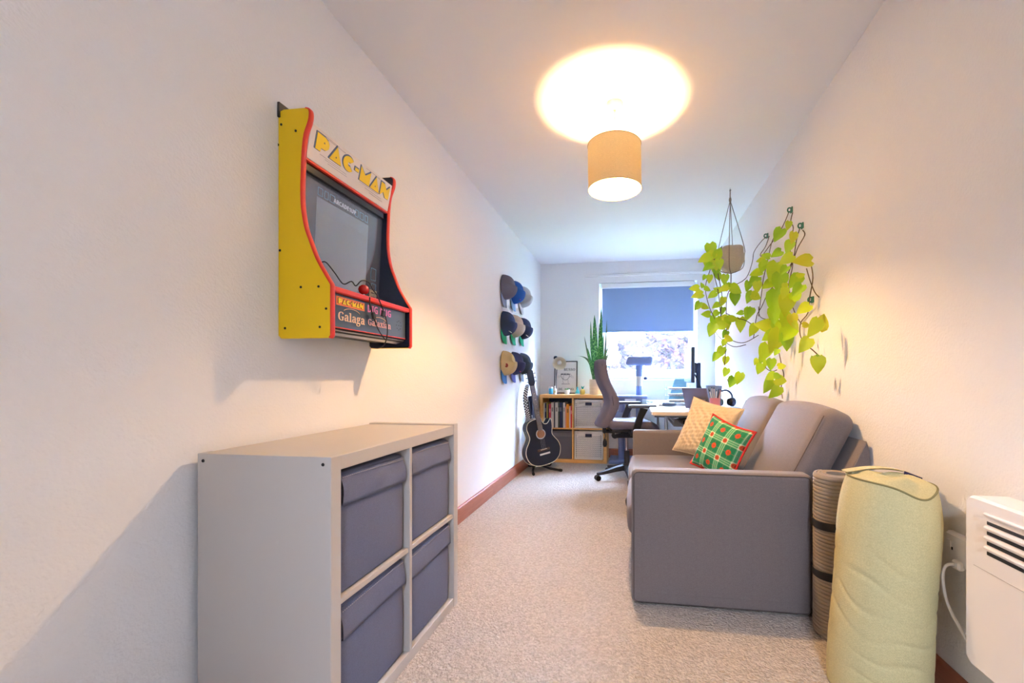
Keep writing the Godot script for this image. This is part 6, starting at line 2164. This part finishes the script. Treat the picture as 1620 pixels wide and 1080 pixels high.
	var w7 := [[40, 60, 110, 120], [100, 50, 100, 20], [40, 205, 92, 110], [72, 375, 92, 110], [290, 110, 220, 95], [390, 120, 185, 95], [480, 40, 115, 310], [550, 165, 125, 150], [270, 230, 145, 90], [190, 325, 155, 190], [290, 340, 115, 60], [370, 270, 125, 100], [440, 280, 115, 80], [480, 330, 95, 40], [572, 325, 72, 0], [652, 350, 170, 115], [716, 300, 150, 290], [565, 510, 140, 125], [385, 400, 175, 130], [330, 400, 175, 100], [380, 480, 155, 80], [290, 470, 205, 110], [220, 430, 125, 150], [180, 580, 155, 110], [150, 650, 72, 110], [97, 670, 60, 120], [135, 735, 100, 115], [185, 690, 62, 110], [240, 695, 100, 95], [345, 710, 80, 345], [290, 580, 62, 120], [235, 810, 92, 150], [300, 810, 72, 10], [335, 850, 120, 10], [205, 900, 130, 110], [280, 960, 130, 130], [662, 690, 140, 75], [690, 700, 150, 85]]
	var all := []
	for q in cl:
		all.append([1090.0 + q[0] / 4.32, 370.0 + q[1] / 4.32, q[2] / 4.32, q[3], 0])
	for q in w6:
		all.append([1180.0 + q[0] / 7.2, 320.0 + q[1] / 7.2, q[2] / 7.2, q[3], 1])
	for q in w7:
		all.append([1180.0 + q[0] / 6.0, 460.0 + q[1] / 6.0, q[2] / 6.0, q[3], 1])
	var variants := [leaf_mesh(0.35, 0.12, 0.0), leaf_mesh(0.2, 0.22, 0.15), leaf_mesh(0.5, 0.08, -0.12), leaf_mesh(0.15, 0.3, 0.1)]
	var right := Vector3(cos(YAW), 0, -sin(YAW))
	var toward := Vector3(sin(YAW), 0, cos(YAW))
	for i in all.size():
		var q: Array = all[i]
		var c: Vector3
		var dep: float
		if q[4] == 0 and q[0] < 1176:
			c = at_depth(q[0], q[1], 3.15 + rng.randf_range(-0.06, 0.08))
		else:
			c = at_x(q[0], q[1], XR - rng.randf_range(0.07, 0.14))
		var zc := -(Vector3(0, 0, 0) + c - Vector3(0, EYE, 0)).dot(-toward) * -1.0
		dep = absf((c - Vector3(0, EYE, 0)).dot(toward))
		var ln: float = q[2] / F * dep * 1.08
		var a := deg_to_rad(q[3])
		var tip := (right * cos(a) + Vector3.DOWN * sin(a)).normalized()
		var nrm := (toward + right * rng.randf_range(-0.55, 0.2) + Vector3.UP * rng.randf_range(-0.1, 0.55)).normalized()
		nrm = (nrm - tip * nrm.dot(tip)).normalized()
		var side := tip.cross(nrm).normalized()
		var bs := Basis(side, tip, nrm)
		var m: Material = M.leaf[i % 4]
		if q[4] == 1 and (q[0] > 1265 and q[1] < 520 or i % 17 == 5):
			m = M.leaf_yellow if i % 2 == 0 else M.leaf[3]
		var origin := c - tip * ln * 0.46
		put(variants[i % 4], "leaf", m, t, Transform3D(bs.scaled_local(Vector3(ln, ln, ln)), origin - pc))
	# wall clips
	var clipm := mat(rgb(34, 112, 82), 0.35)
	var cps := [[1213, 373, "small green clip on the wall, closest to the hanging pot"], [1251, 332, "green clip on the wall, highest of the vine clips"], [1268, 357, "green clip on the wall holding a brown knotted vine"], [1284, 474, "green clip on the wall among yellowing leaves"], [1221, 468, "green clip on the wall half hidden among leaves"]]
	for q in cps:
		var p := at_x(q[0], q[1], XR - 0.008)
		var c := thing("plant_clip", q[2], "clip", Vector3(XR, p.y, p.z), 0.0, "green vine clips on the wall")
		box(c, "base", clipm, Vector3(-0.004, 0, 0), Vector3(0.008, 0.034, 0.026), 0.002)
		tube(c, "clasp", clipm, spline3([Vector3(-0.006, 0.012, 0), Vector3(-0.02, 0.012, 0), Vector3(-0.026, 0.0, 0), Vector3(-0.02, -0.012, 0), Vector3(-0.010, -0.008, 0)], 4), 0.0042, 7)
